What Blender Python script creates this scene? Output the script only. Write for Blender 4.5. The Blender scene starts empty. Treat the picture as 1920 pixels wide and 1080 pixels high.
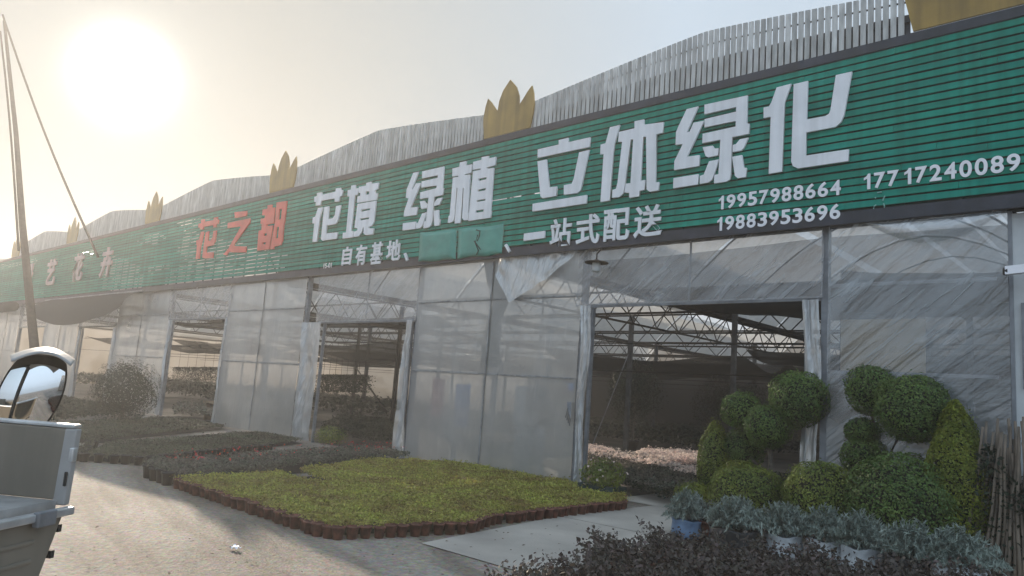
import bpy, bmesh, math, random
import numpy as np
from mathutils import Vector, Matrix

S = bpy.context.scene
COL = S.collection
R = math.radians
random.seed(7)
rng = np.random.default_rng(11)

# ------------------------------------------------------------------ camera
# world: X runs along the facade (to the right), Y goes into the greenhouse, Z up; facade plane is Y = 0
def _frame():
    f, pitch, roll, az = 1388.975, R(8.0852), R(4.141), R(-47.0513)
    fwd = np.array([0, math.cos(pitch), math.sin(pitch)])
    r0 = np.array([1., 0, 0]); u0 = np.cross(r0, fwd)
    right = math.cos(roll) * r0 + math.sin(roll) * u0
    up = -math.sin(roll) * r0 + math.cos(roll) * u0
    X = -np.array([math.sin(az), math.cos(az), 0])
    Y = np.array([-X[1], X[0], 0])
    P0 = np.array([1.2474, 12.0722, 0])
    if Y @ P0 < 0: Y = -Y
    M = np.array([X, Y, [0, 0, 1.]])
    return f, M @ fwd, M @ right, M @ up, M @ (np.array([0, 0, 1.42]) - P0)
FPX, FWD, RGT, UPV, CAM = _frame()

def ray(x, y):
    d = FWD * FPX + RGT * (x - 960) - UPV * (y - 540)
    return d / np.linalg.norm(d)
def F(x, y, Y=0.0):                       # photo pixel -> point on the vertical plane Y
    d = ray(x, y); return CAM + d * ((Y - CAM[1]) / d[1])
def G(x, y, z=0.0):                       # photo pixel -> point at height z
    d = ray(x, y); return CAM + d * ((z - CAM[2]) / d[2])
def V(x, y, dist):
    return CAM + ray(x, y) * dist

cd = bpy.data.cameras.new('camera'); cam = bpy.data.objects.new('camera', cd); COL.objects.link(cam)
cd.sensor_width = 36; cd.lens = FPX / 1920 * 36; cd.clip_start = 0.05; cd.clip_end = 2000
cam.matrix_world = Matrix(((RGT[0], UPV[0], -FWD[0], CAM[0]), (RGT[1], UPV[1], -FWD[1], CAM[1]),
                           (RGT[2], UPV[2], -FWD[2], CAM[2]), (0, 0, 0, 1)))
S.camera = cam
S.render.resolution_x, S.render.resolution_y = 1024, 576

# ------------------------------------------------------------------ light
SUN = ray(235, 140)
EL = math.asin(SUN[2]); AZ = math.atan2(SUN[0], SUN[1])
ld = bpy.data.lights.new('sun', 'SUN'); ld.energy = 2.9; ld.angle = R(0.5); ld.color = (1.0, 0.84, 0.66)
sun = bpy.data.objects.new('sun', ld); COL.objects.link(sun)
sun.rotation_euler = Vector(SUN).to_track_quat('Z', 'Y').to_euler()
W = bpy.data.worlds.new('World'); S.world = W; W.use_nodes = True
nt = W.node_tree; nt.nodes.clear()
def wn(t, **k):
    n = nt.nodes.new(t)
    for a, b in k.items(): setattr(n, a, b)
    return n
wo = wn('ShaderNodeOutputWorld')
sky = wn('ShaderNodeTexSky', sky_type='NISHITA', sun_disc=False, sun_elevation=EL, sun_rotation=AZ,
         air_density=1.2, dust_density=1.2, ozone_density=1.0)
bg = wn('ShaderNodeBackground'); bg.inputs[1].default_value = 0.15
# dusty air evens the sky out: its glare is capped and it is greyed towards a flat haze white
cap = wn('ShaderNodeMixRGB', blend_type='DARKEN'); cap.inputs[0].default_value = 1; cap.inputs[2].default_value = (2.1, 2.15, 2.1, 1)
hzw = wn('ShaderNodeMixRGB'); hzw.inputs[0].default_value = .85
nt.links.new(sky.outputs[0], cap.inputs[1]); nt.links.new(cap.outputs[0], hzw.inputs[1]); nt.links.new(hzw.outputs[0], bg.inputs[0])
# bright aureole of the low sun in the dusty air
tc = wn('ShaderNodeTexCoord'); dot = wn('ShaderNodeVectorMath', operation='DOT_PRODUCT')
dot.inputs[1].default_value = tuple(SUN)
nrm = wn('ShaderNodeVectorMath', operation='NORMALIZE')
nt.links.new(tc.outputs['Generated'], nrm.inputs[0]); nt.links.new(nrm.outputs[0], dot.inputs[0])
mx = wn('ShaderNodeMath', operation='MAXIMUM'); mx.inputs[1].default_value = 0.0
nt.links.new(dot.outputs['Value'], mx.inputs[0])
wf = wn('ShaderNodeMapRange'); wf.inputs['From Min'].default_value = .78; wf.inputs['From Max'].default_value = .985
nt.links.new(mx.outputs[0], wf.inputs[0])
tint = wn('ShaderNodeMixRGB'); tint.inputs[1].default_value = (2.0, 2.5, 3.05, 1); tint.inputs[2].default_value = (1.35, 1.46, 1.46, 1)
nt.links.new(wf.outputs[0], tint.inputs[0]); # extra brightness added to the sky opposite the sun, to fill the shaded facade
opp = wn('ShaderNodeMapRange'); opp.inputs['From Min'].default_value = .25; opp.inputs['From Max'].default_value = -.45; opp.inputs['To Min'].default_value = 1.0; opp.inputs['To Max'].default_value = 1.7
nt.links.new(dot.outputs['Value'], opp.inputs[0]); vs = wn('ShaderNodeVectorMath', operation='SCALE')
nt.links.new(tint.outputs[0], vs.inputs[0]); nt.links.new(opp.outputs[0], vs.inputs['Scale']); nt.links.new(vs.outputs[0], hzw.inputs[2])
def lobe(p, col, strength):
    pw = wn('ShaderNodeMath', operation='POWER'); pw.inputs[1].default_value = p
    nt.links.new(mx.outputs[0], pw.inputs[0])
    ml = wn('ShaderNodeMath', operation='MULTIPLY'); ml.inputs[1].default_value = strength
    nt.links.new(pw.outputs[0], ml.inputs[0])
    b = wn('ShaderNodeBackground'); b.inputs[0].default_value = (*col, 1)
    nt.links.new(ml.outputs[0], b.inputs[1]); return b
acc = bg
for p, c_, s_ in ((1500, (1, .97, .90), 1.6), (250, (1, .96, .88), .08)):
    b = lobe(p, c_, s_); a = wn('ShaderNodeAddShader')
    nt.links.new(acc.outputs[0], a.inputs[0]); nt.links.new(b.outputs[0], a.inputs[1]); acc = a
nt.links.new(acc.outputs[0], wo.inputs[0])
S.view_settings.view_transform = 'Standard'; S.view_settings.look = 'None'
S.view_settings.exposure = 0.9; S.view_settings.gamma = 1.0
cy = S.cycles
cy.max_bounces = 10; cy.diffuse_bounces = 3; cy.glossy_bounces = 3; cy.transmission_bounces = 4
cy.transparent_max_bounces = 24; cy.volume_bounces = 0; cy.caustics_reflective = False; cy.caustics_refractive = False
cy.use_denoising = True; cy.sample_clamp_indirect = 4.0

# ------------------------------------------------------------------ helpers
def tag(o, label=None, cat=None, group=None, kind=None):
    if label: o['label'] = label
    if cat: o['category'] = cat
    if group: o['group'] = group
    if kind: o['kind'] = kind
    return o
def empty(name, loc, label, cat, group=None, rz=0.0):
    o = bpy.data.objects.new(name, None); COL.objects.link(o); o.empty_display_size = .1
    o.location = tuple(loc); o.rotation_euler = (0, 0, rz)
    return tag(o, label, cat, group)
def link(name, me, mat, parent=None, smooth=False):
    o = bpy.data.objects.new(name, me); COL.objects.link(o)
    if mat is not None and not me.materials: me.materials.append(mat)
    if smooth: me.polygons.foreach_set('use_smooth', [True] * len(me.polygons))
    if parent is not None:
        o.parent = parent
        o.matrix_parent_inverse = Matrix.Identity(4)
        # geometry is written in world coordinates unless the caller says otherwise
    return o
class MB:
    def __init__(s): s.v = []; s.f = []
    def add(s, vs, fs):
        n = len(s.v); s.v += [tuple(map(float, p)) for p in vs]; s.f += [tuple(i + n for i in f) for f in fs]; return s
    def box(s, x0, x1, y0, y1, z0, z1):
        return s.add([(x0,y0,z0),(x1,y0,z0),(x1,y1,z0),(x0,y1,z0),(x0,y0,z1),(x1,y0,z1),(x1,y1,z1),(x0,y1,z1)],
                     [(0,3,2,1),(4,5,6,7),(0,1,5,4),(1,2,6,5),(2,3,7,6),(3,0,4,7)])
    def hexa(s, b, t):                    # two quads, bottom and top
        return s.add(list(b) + list(t), [(0,3,2,1),(4,5,6,7),(0,1,5,4),(1,2,6,5),(2,3,7,6),(3,0,4,7)])
    def tube(s, pts, r, n=6, r1=None, cap=True):
        pts = [Vector(p) for p in pts]; m = len(pts); base = len(s.v)
        for i, p in enumerate(pts):
            t = (pts[min(i+1, m-1)] - pts[max(i-1, 0)]).normalized()
            a = t.orthogonal().normalized() if abs(t.z) > .95 else t.cross(Vector((0,0,1))).normalized()
            b = t.cross(a); rr = r + ((r1 if r1 is not None else r) - r) * i / max(1, m-1)
            for k in range(n):
                w = 2*math.pi*k/n; s.v.append(tuple(p + a*math.cos(w)*rr + b*math.sin(w)*rr))
        for i in range(m-1):
            for k in range(n):
                k2 = (k+1) % n
                s.f.append((base+i*n+k, base+i*n+k2, base+(i+1)*n+k2, base+(i+1)*n+k))
        if cap: s.f.append(tuple(base+k for k in range(n))[::-1]); s.f.append(tuple(base+(m-1)*n+k for k in range(n)))
        return s
    def lathe(s, prof, c, n=16, axis=None, sx=1, sy=1):
        base = len(s.v); c = Vector(c)
        q = Vector(axis).to_track_quat('Z', 'Y') if axis is not None else None
        for r, z in prof:
            for k in range(n):
                w = 2*math.pi*k/n; p = Vector((r*math.cos(w)*sx, r*math.sin(w)*sy, z))
                if q is not None: p = q @ p
                s.v.append(tuple(c + p))
        for i in range(len(prof)-1):
            for k in range(n):
                k2 = (k+1) % n
                s.f.append((base+i*n+k, base+i*n+k2, base+(i+1)*n+k2, base+(i+1)*n+k))
        return s
    def grid(s, fn, nu, nv):
        base = len(s.v)
        for j in range(nv+1):
            for i in range(nu+1): s.v.append(tuple(map(float, fn(i/nu, j/nv))))
        for j in range(nv):
            for i in range(nu):
                a = base + j*(nu+1) + i; s.f.append((a, a+1, a+nu+2, a+nu+1))
        return s
    def build(s, name, mat, parent=None, smooth=False, local=None):
        me = bpy.data.meshes.new(name)
        vs = s.v
        if parent is not None and local is None:      # vertices given in world space: make them local to the thing
            w = Matrix.LocRotScale(parent.location, parent.rotation_euler, parent.scale)
            pp = parent.parent
            while pp is not None:
                w = Matrix.LocRotScale(pp.location, pp.rotation_euler, pp.scale) @ w; pp = pp.parent
            wi = w.inverted(); vs = [tuple(wi @ Vector(p)) for p in vs]
        me.from_pydata(vs, [], s.f); me.update()
        return link(name, me, mat, parent, smooth)
def instance(o, loc, rz=0.0, sc=1.0, label=None):
    r = o.copy(); COL.objects.link(r); r.location = tuple(loc); r.rotation_euler = (0, 0, rz); r.scale = (sc, sc, sc)
    if label: r['label'] = label
    for c in o.children:
        k = c.copy(); COL.objects.link(k); k.parent = r
        for g in c.children:
            h = g.copy(); COL.objects.link(h); h.parent = k
    return r

def hsh(x, y):
    v = np.sin(x*12.9898 + y*78.233) * 43758.5453; return v - np.floor(v)
def vnoise(x, y):
    x = np.asarray(x, float); y = np.asarray(y, float); xi = np.floor(x); yi = np.floor(y); u = x-xi; v = y-yi
    u = u*u*(3-2*u); v = v*v*(3-2*v)
    return ((hsh(xi,yi)*(1-u)+hsh(xi+1,yi)*u)*(1-v) + (hsh(xi,yi+1)*(1-u)+hsh(xi+1,yi+1)*u)*v)

# ------------------------------------------------------------------ materials
def mat(name, col, rough=.6, metal=0.0, var=.15, scale=4.0, bump=0.0, bscale=40.0, spec=.5, col2=None, coords='Object', stretch=(1,1,1), island=0.0):
    m = bpy.data.materials.new(name); m.use_nodes = True; t = m.node_tree; b = t.nodes['Principled BSDF']
    b.inputs['Roughness'].default_value = rough; b.inputs['Metallic'].default_value = metal
    b.inputs['Specular IOR Level'].default_value = spec
    tcn = t.nodes.new('ShaderNodeTexCoord'); mp = t.nodes.new('ShaderNodeMapping'); mp.inputs['Scale'].default_value = stretch
    t.links.new(tcn.outputs[coords], mp.inputs[0])
    n = t.nodes.new('ShaderNodeTexNoise'); n.inputs['Scale'].default_value = scale; n.inputs['Detail'].default_value = 6
    t.links.new(mp.outputs[0], n.inputs[0])
    r = t.nodes.new('ShaderNodeValToRGB'); c2 = col2 or tuple(c*(1-var*1.6) for c in col)
    r.color_ramp.elements[0].position = .3; r.color_ramp.elements[1].position = .7
    r.color_ramp.elements[0].color = (*c2, 1); r.color_ramp.elements[1].color = (*[min(1, c*(1+var*.5)) for c in col], 1)
    t.links.new(n.outputs[0], r.inputs[0]); out = r.outputs[0]
    if island:
        gm = t.nodes.new('ShaderNodeNewGeometry'); hs = t.nodes.new('ShaderNodeHueSaturation')
        mr = t.nodes.new('ShaderNodeMapRange'); mr.inputs['To Min'].default_value = 1-island; mr.inputs['To Max'].default_value = 1+island
        t.links.new(gm.outputs['Random Per Island'], mr.inputs[0]); t.links.new(mr.outputs[0], hs.inputs['Value'])
        mh = t.nodes.new('ShaderNodeMapRange'); mh.inputs['To Min'].default_value = .5-island*.05; mh.inputs['To Max'].default_value = .5+island*.05
        mm = t.nodes.new('ShaderNodeMath'); mm.operation = 'FRACT'; m7 = t.nodes.new('ShaderNodeMath'); m7.operation = 'MULTIPLY'; m7.inputs[1].default_value = 7.3
        t.links.new(gm.outputs['Random Per Island'], m7.inputs[0]); t.links.new(m7.outputs[0], mm.inputs[0]); t.links.new(mm.outputs[0], mh.inputs[0])
        t.links.new(mh.outputs[0], hs.inputs['Hue']); t.links.new(out, hs.inputs['Color']); out = hs.outputs[0]
    t.links.new(out, b.inputs['Base Color'])
    if bump:
        n2 = t.nodes.new('ShaderNodeTexNoise'); n2.inputs['Scale'].default_value = bscale; n2.inputs['Detail'].default_value = 5
        t.links.new(mp.outputs[0], n2.inputs[0]); bp = t.nodes.new('ShaderNodeBump'); bp.inputs['Strength'].default_value = min(1, bump)
        bp.inputs['Distance'].default_value = .02; t.links.new(n2.outputs[0], bp.inputs['Height']); t.links.new(bp.outputs[0], b.inputs['Normal'])
    return m
def leafmat(name, col, col2, trans=.35, scale=3.0, island=.35, rough=.5):
    m = mat(name, col, rough, var=.2, scale=scale, col2=col2, island=island, spec=.35)
    t = m.node_tree; b = t.nodes['Principled BSDF']; o = t.nodes['Material Output']
    src = b.inputs['Base Color'].links[0].from_socket
    tr = t.nodes.new('ShaderNodeBsdfTranslucent'); mxs = t.nodes.new('ShaderNodeMixShader'); mxs.inputs[0].default_value = trans
    t.links.new(src, tr.inputs[0]); t.links.new(b.outputs[0], mxs.inputs[1]); t.links.new(tr.outputs[0], mxs.inputs[2])
    t.links.new(mxs.outputs[0], o.inputs[0]); return m
def filmmat(name, lo=.35, hi=.75, col=(.62,.66,.70), trans=.5, dirt=0.35, crease=1.0, ang=.6, gloss=.12, dirtz=1.0, bump=.8):
    """thin plastic film: partly clear, partly milky (scatters light both ways), a weak gloss, creases and splashed dirt low down"""
    m = bpy.data.materials.new(name); m.use_nodes = True; t = m.node_tree; t.nodes.clear(); N = t.nodes.new; L = t.links.new
    o = N('ShaderNodeOutputMaterial'); tcn = N('ShaderNodeTexCoord'); pos = tcn.outputs['Object']
    n1 = N('ShaderNodeTexNoise'); n1.inputs['Scale'].default_value = .9; n1.inputs['Detail'].default_value = 5; L(pos, n1.inputs[0])
    mr_ = N('ShaderNodeMapping'); mr_.inputs['Rotation'].default_value = (0, ang, 0); L(pos, mr_.inputs[0])
    mp = N('ShaderNodeMapping'); mp.inputs['Scale'].default_value = (.75, 1, 5.0); L(mr_.outputs[0], mp.inputs[0])
    n2 = N('ShaderNodeTexNoise'); n2.inputs['Scale'].default_value = 2.2; n2.inputs['Detail'].default_value = 4; n2.inputs['Distortion'].default_value = 1.3; L(mp.outputs[0], n2.inputs[0])
    cr = N('ShaderNodeValToRGB'); cr.color_ramp.elements[0].position = .54; cr.color_ramp.elements[1].position = .74; L(n2.outputs[0], cr.inputs[0])
    msk = N('ShaderNodeValToRGB'); msk.color_ramp.elements[0].position = .42; msk.color_ramp.elements[1].position = .62; L(n1.outputs[0], msk.inputs[0])
    cm = N('ShaderNodeMath'); cm.operation = 'MULTIPLY'; L(cr.outputs[0], cm.inputs[0]); L(msk.outputs[0], cm.inputs[1])
    cm2 = N('ShaderNodeMath'); cm2.operation = 'MULTIPLY'; cm2.inputs[1].default_value = .35*crease; L(cm.outputs[0], cm2.inputs[0])
    sx = N('ShaderNodeSeparateXYZ'); L(pos, sx.inputs[0])
    dz = N('ShaderNodeMapRange'); dz.inputs['From Min'].default_value = dirtz*2.0; dz.inputs['From Max'].default_value = 0.0
    dz.inputs['To Max'].default_value = dirt; L(sx.outputs[2], dz.inputs[0])
    op = N('ShaderNodeMapRange'); op.inputs['From Min'].default_value = .3; op.inputs['From Max'].default_value = .7
    op.inputs['To Min'].default_value = lo; op.inputs['To Max'].default_value = hi; L(n1.outputs[0], op.inputs[0])
    a1 = N('ShaderNodeMath'); L(op.outputs[0], a1.inputs[0]); L(cm2.outputs[0], a1.inputs[1])
    a2 = N('ShaderNodeMath'); a2.use_clamp = True; L(a1.outputs[0], a2.inputs[0]); L(dz.outputs[0], a2.inputs[1])
    colm = N('ShaderNodeMixRGB'); colm.inputs[1].default_value = (*col, 1); colm.inputs[2].default_value = (.45,.41,.33,1); L(dz.outputs[0], colm.inputs[0])
    df = N('ShaderNodeBsdfDiffuse'); tl = N('ShaderNodeBsdfTranslucent'); L(colm.outputs[0], df.inputs[0]); L(colm.outputs[0], tl.inputs[0])
    m1 = N('ShaderNodeMixShader'); m1.inputs[0].default_value = trans; L(df.outputs[0], m1.inputs[1]); L(tl.outputs[0], m1.inputs[2])
    tp = N('ShaderNodeBsdfTransparent'); tp.inputs[0].default_value = (.93,.94,.95,1)
    m2 = N('ShaderNodeMixShader'); L(a2.outputs[0], m2.inputs[0]); L(tp.outputs[0], m2.inputs[1]); L(m1.outputs[0], m2.inputs[2])
    gl = N('ShaderNodeBsdfGlossy'); gl.inputs['Roughness'].default_value = .22; gl.inputs[0].default_value = (.9,.9,.9,1)
    bp = N('ShaderNodeBump'); bp.inputs['Strength'].default_value = bump; bp.inputs['Distance'].default_value = .05; L(n2.outputs[0], bp.inputs['Height']); L(bp.outputs[0], gl.inputs['Normal'])
    fr = N('ShaderNodeFresnel'); fr.inputs[0].default_value = 1.5; L(bp.outputs[0], fr.inputs['Normal'])
    fm = N('ShaderNodeMath'); fm.operation = 'ADD'; fm.use_clamp = True; fm.inputs[1].default_value = gloss-.04; L(fr.outputs[0], fm.inputs[0])
    fm2 = N('ShaderNodeMath'); fm2.operation = 'MINIMUM'; fm2.inputs[1].default_value = .3; L(fm.outputs[0], fm2.inputs[0])
    m3 = N('ShaderNodeMixShader'); L(fm2.outputs[0], m3.inputs[0]); L(m2.outputs[0], m3.inputs[1]); L(gl.outputs[0], m3.inputs[2])
    L(m3.outputs[0], o.inputs[0]); return m
def netmat(name, opac, col=(.02,.022,.024)):
    m = bpy.data.materials.new(name); m.use_nodes = True; t = m.node_tree; b = t.nodes['Principled BSDF']
    b.inputs['Base Color'].default_value = (*col, 1); b.inputs['Roughness'].default_value = .9; b.inputs['Specular IOR Level'].default_value = .1
    n = t.nodes.new('ShaderNodeTexNoise'); n.inputs['Scale'].default_value = 1.3
    mr = t.nodes.new('ShaderNodeMapRange'); mr.inputs['To Min'].default_value = opac-.1; mr.inputs['To Max'].default_value = min(1, opac+.1)
    t.links.new(n.outputs[0], mr.inputs[0]); t.links.new(mr.outputs[0], b.inputs['Alpha']); return m

M = {}
M['steel'] = mat('galvanised_steel', (.24,.255,.28), .5, .3, .25, 6, .15, 60)
M['film_clip'] = mat('grey_clip_strip', (.30,.31,.32), .6, 0, .3, 6)
M['dullsteel'] = mat('dull_grey_steel', (.10,.105,.11), .8, 0, .3, 6, spec=.1)
M['darksteel'] = mat('rusty_dark_steel', (.035,.030,.028), .9, 0, .4, 8, spec=.04)
M['postgrey'] = mat('dusty_grey_paint', (.36,.36,.36), .45, .1, .15, 5)
M['trim'] = mat('slate_blue_trim', (.030,.035,.055), .5, 0, .4, 3, .1, 30)
M['green'] = mat('green_painted_slat', (.007,.27,.195), .7, 0, .22, 1.2, .05, 60, spec=.2, stretch=(.25,1,3), island=.10)
M['greendark'] = mat('dark_green_backing', (.006,.045,.036), .7, 0, .3, 4)
M['tarp'] = mat('teal_tarp', (.05,.32,.26), .4, 0, .15, 3, .5, 6)
M['letter'] = mat('white_letter', (.86,.87,.91), .45, 0, .06, 3, col2=(.78,.80,.84))
M['letteredge'] = M['letter']
M['white'] = mat('white_plastic_digit', (.90,.90,.95), .4, 0, .04, 3)
M['red'] = mat('red_letter', (.78,.10,.07), .45, 0, .15, 3)
M['brownletter'] = mat('faded_brown_letter', (.60,.44,.42), .5, 0, .2, 3)
M['slat'] = mat('aluminium_slat', (.56,.56,.55), .5, .15, .25, 2.5, .1, 30, stretch=(4,1,1), island=.16)
M['gold'] = mat('gold_painted_panel', (.36,.225,.045), .45, .1, .18, 2.5, .1, 20)
M['film'] = filmmat('greenhouse_film', .40, .66, (.68,.69,.69), .55, .3, crease=.30, ang=1.5, bump=.25)
M['filmwr'] = filmmat('wrinkled_film', .16, .42, (.50,.56,.62), .35, .3, 1.1, .75, .16, bump=.5)
M['filmhead'] = filmmat('header_film', .20, .42, (.52,.54,.58), .4, 0, 1.6, .7, .14)
M['filmroof'] = filmmat('roof_film', .50, .72, (.66,.66,.64), .6, 0, .4, .2, .05)
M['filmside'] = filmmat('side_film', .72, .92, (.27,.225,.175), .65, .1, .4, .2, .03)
M['filmstrip'] = filmmat('bunched_film', .38, .75, (.66,.69,.72), .5, .15, 2.5, 1.35, .25)
M['net'] = netmat('black_shade_net', .86)
M['netthin'] = netmat('thin_shade_net', .62, (.03,.033,.036))
M['netdense'] = netmat('dense_shade_net', .97, (.012,.015,.020))
M['awning'] = netmat('grey_awning_net', 1.0, (.035,.035,.038))
M['curtain'] = mat('dark_green_curtain', (.018,.045,.045), .8, 0, .3, 4, .4, 10)
M['terracotta'] = mat('terracotta_plastic', (.22,.085,.055), .6, 0, .5, 14, island=.25)
M['blackpot'] = mat('black_plastic', (.02,.02,.022), .45, 0, .2, 8)
M['bag'] = mat('white_grow_bag', (.62,.66,.70), .55, 0, .25, 6, .6, 14)
M['bluebag'] = mat('blue_grow_bag', (.16,.26,.42), .5, 0, .3, 6, .6, 14)
M['soil'] = mat('potting_soil', (.03,.022,.016), .9, 0, .3, 20, .5, 60)
M['bark'] = mat('grey_bark', (.12,.10,.08), .85, 0, .35, 20, .5, 60)
M['bamboo'] = mat('dry_bamboo', (.20,.155,.115), .6, 0, .35, 6, .2, 40)
M['truck'] = mat('grey_painted_sheet_steel', (.20,.178,.145), .6, 0, .12, 3, .12, 8)
M['truckedge'] = mat('worn_bright_steel', (.62,.63,.64), .35, .6, .2, 8)
M['rubber'] = mat('black_rubber', (.02,.02,.02), .8, 0, .2, 10)
M['wood'] = mat('weathered_wood', (.22,.15,.09), .75, 0, .3, 6, .2, 20)
M['board'] = mat('tan_board', (.42,.31,.17), .7, 0, .15, 3)
M['pale'] = mat('pale_panel', (.55,.58,.60), .5, 0, .12, 3)
M['concrete'] = mat('pale_concrete', (.45,.415,.37), .85, 0, .22, 1.1, .25, 40, col2=(.32,.29,.26))
M['conc_strip'] = mat('kerb_concrete', (.38,.37,.35), .8, 0, .15, 5, .2, 30)
M['leaf_topiary'] = leafmat('topiary_leaf', (.13,.20,.045), (.065,.12,.035), .3)
M['leaf_yellow'] = leafmat('yellow_green_leaf', (.26,.29,.035), (.12,.16,.03), .4)
M['leaf_mix'] = leafmat('olive_leaf', (.21,.24,.042), (.10,.15,.034), .35)
M['leaf_silver'] = leafmat('silver_leaf', (.36,.41,.37), (.17,.21,.18), .25)
M['leaf_purple'] = leafmat('purple_brown_leaf', (.11,.078,.075), (.055,.055,.038), .25, 8, .5)
M['leaf_red'] = leafmat('dark_reddish_leaf', (.16,.13,.115), (.09,.115,.08), .3, 3, .5)
M['leaf_bed'] = leafmat('bright_ground_cover_leaf', (.43,.45,.09), (.29,.21,.075), .4, 2.6, .45)
M['leaf_dull'] = leafmat('dull_green_leaf', (.12,.135,.085), (.085,.07,.052), .3, 1.5, .4)
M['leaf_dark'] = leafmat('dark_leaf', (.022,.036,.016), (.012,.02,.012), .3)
M['petal'] = leafmat('white_pink_petal', (.88,.80,.74), (.78,.62,.58), .5)
M['petalred'] = leafmat('red_petal', (.55,.05,.04), (.35,.05,.05), .3)
M['dryleaf'] = leafmat('dry_leaf', (.12,.085,.05), (.06,.045,.03), .0, 3, .5, .9)
M['cloth_red'] = mat('red_cloth', (.45,.06,.06), .8); M['cloth_blue'] = mat('blue_cloth', (.05,.22,.55), .8)

def streaks(m, amt=.22):
    t = m.node_tree; b = t.nodes['Principled BSDF']; src = b.inputs['Base Color'].links[0].from_socket; N = t.nodes.new; L = t.links.new
    c = N('ShaderNodeTexCoord'); mp = N('ShaderNodeMapping'); mp.inputs['Scale'].default_value = (5, 1, .22); L(c.outputs['Object'], mp.inputs[0])
    n = N('ShaderNodeTexNoise'); n.inputs['Scale'].default_value = 1.6; n.inputs['Detail'].default_value = 6; L(mp.outputs[0], n.inputs[0])
    r = N('ShaderNodeValToRGB'); e = r.color_ramp.elements; e[0].position = .38; e[0].color = (.55,.55,.53,1); e[1].position = .60; e[1].color = (1.08,1.08,1.08,1); L(n.outputs[0], r.inputs[0])
    x = N('ShaderNodeMixRGB'); x.blend_type = 'MULTIPLY'; x.inputs[0].default_value = amt; L(src, x.inputs[1]); L(r.outputs[0], x.inputs[2]); L(x.outputs[0], b.inputs['Base Color'])
streaks(M['green'], .45); streaks(M['letter'], .22); streaks(M['gold'], .5); streaks(M['slat'], .3); streaks(M['truck'], .4); streaks(M['trim'], .4)
def ground_mat():
    m = bpy.data.materials.new('gravelly_road'); m.use_nodes = True; t = m.node_tree; b = t.nodes['Principled BSDF']; N = t.nodes.new; L = t.links.new
    tcn = N('ShaderNodeTexCoord'); p = tcn.outputs['Object']
    a = N('ShaderNodeTexNoise'); a.inputs['Scale'].default_value = .45; a.inputs['Detail'].default_value = 7; L(p, a.inputs[0])
    g = N('ShaderNodeTexVoronoi'); g.inputs['Scale'].default_value = 38; L(p, g.inputs[0])
    c = N('ShaderNodeTexNoise'); c.inputs['Scale'].default_value = 14; c.inputs['Detail'].default_value = 9; c.inputs['Roughness'].default_value = .7; L(p, c.inputs[0])
    r = N('ShaderNodeValToRGB'); e = r.color_ramp.elements; e[0].position = .35; e[0].color = (.27,.235,.20,1); e[1].position = .65; e[1].color = (.44,.385,.335,1); L(a.outputs[0], r.inputs[0])
    r2 = N('ShaderNodeValToRGB'); e = r2.color_ramp.elements; e[0].position = .35; e[0].color = (.68,.68,.68,1); e[1].position = .68; e[1].color = (1.2,1.18,1.15,1); L(c.outputs[0], r2.inputs[0])
    mu = N('ShaderNodeMixRGB'); mu.blend_type = 'MULTIPLY'; mu.inputs[0].default_value = 1; L(r.outputs[0], mu.inputs[1]); L(r2.outputs[0], mu.inputs[2])
    hs = N('ShaderNodeMixRGB'); hs.blend_type = 'MULTIPLY'; hs.inputs[0].default_value = .35; L(mu.outputs[0], hs.inputs[1]); L(g.outputs['Color'], hs.inputs[2])
    st = N('ShaderNodeTexNoise'); st.inputs['Scale'].default_value = 1.0; st.inputs['Detail'].default_value = 4; st.inputs['Distortion'].default_value = 1.2
    sm_ = N('ShaderNodeMapping'); sm_.inputs['Rotation'].default_value = (0,0,.25); L(p, sm_.inputs[0]); sm2 = N('ShaderNodeMapping'); sm2.inputs['Scale'].default_value = (.25,1.6,1); L(sm_.outputs[0], sm2.inputs[0]); L(sm2.outputs[0], st.inputs[0])
    sr = N('ShaderNodeValToRGB'); e = sr.color_ramp.elements; e[0].position = .40; e[0].color = (.62,.60,.57,1); e[1].position = .56; e[1].color = (1.08,1.08,1.08,1); L(st.outputs[0], sr.inputs[0])
    hs2 = N('ShaderNodeMixRGB'); hs2.blend_type = 'MULTIPLY'; hs2.inputs[0].default_value = .8; L(hs.outputs[0], hs2.inputs[1]); L(sr.outputs[0], hs2.inputs[2]); hs = hs2
    L(hs.outputs[0], b.inputs['Base Color']); b.inputs['Roughness'].default_value = .75; b.inputs['Specular IOR Level'].default_value = .3
    bp = N('ShaderNodeBump'); bp.inputs['Strength'].default_value = .8; bp.inputs['Distance'].default_value = .022; L(c.outputs[0], bp.inputs['Height'])
    bp2 = N('ShaderNodeBump'); bp2.inputs['Strength'].default_value = .7; bp2.inputs['Distance'].default_value = .008; L(g.outputs['Distance'], bp2.inputs['Height']); L(bp.outputs[0], bp2.inputs['Normal'])
    L(bp2.outputs[0], b.inputs['Normal']); return m
M['ground'] = ground_mat()
M['floor'] = mat('packed_soil_floor', (.10,.085,.07), .9, 0, .4, .8, .3, 20)

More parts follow.
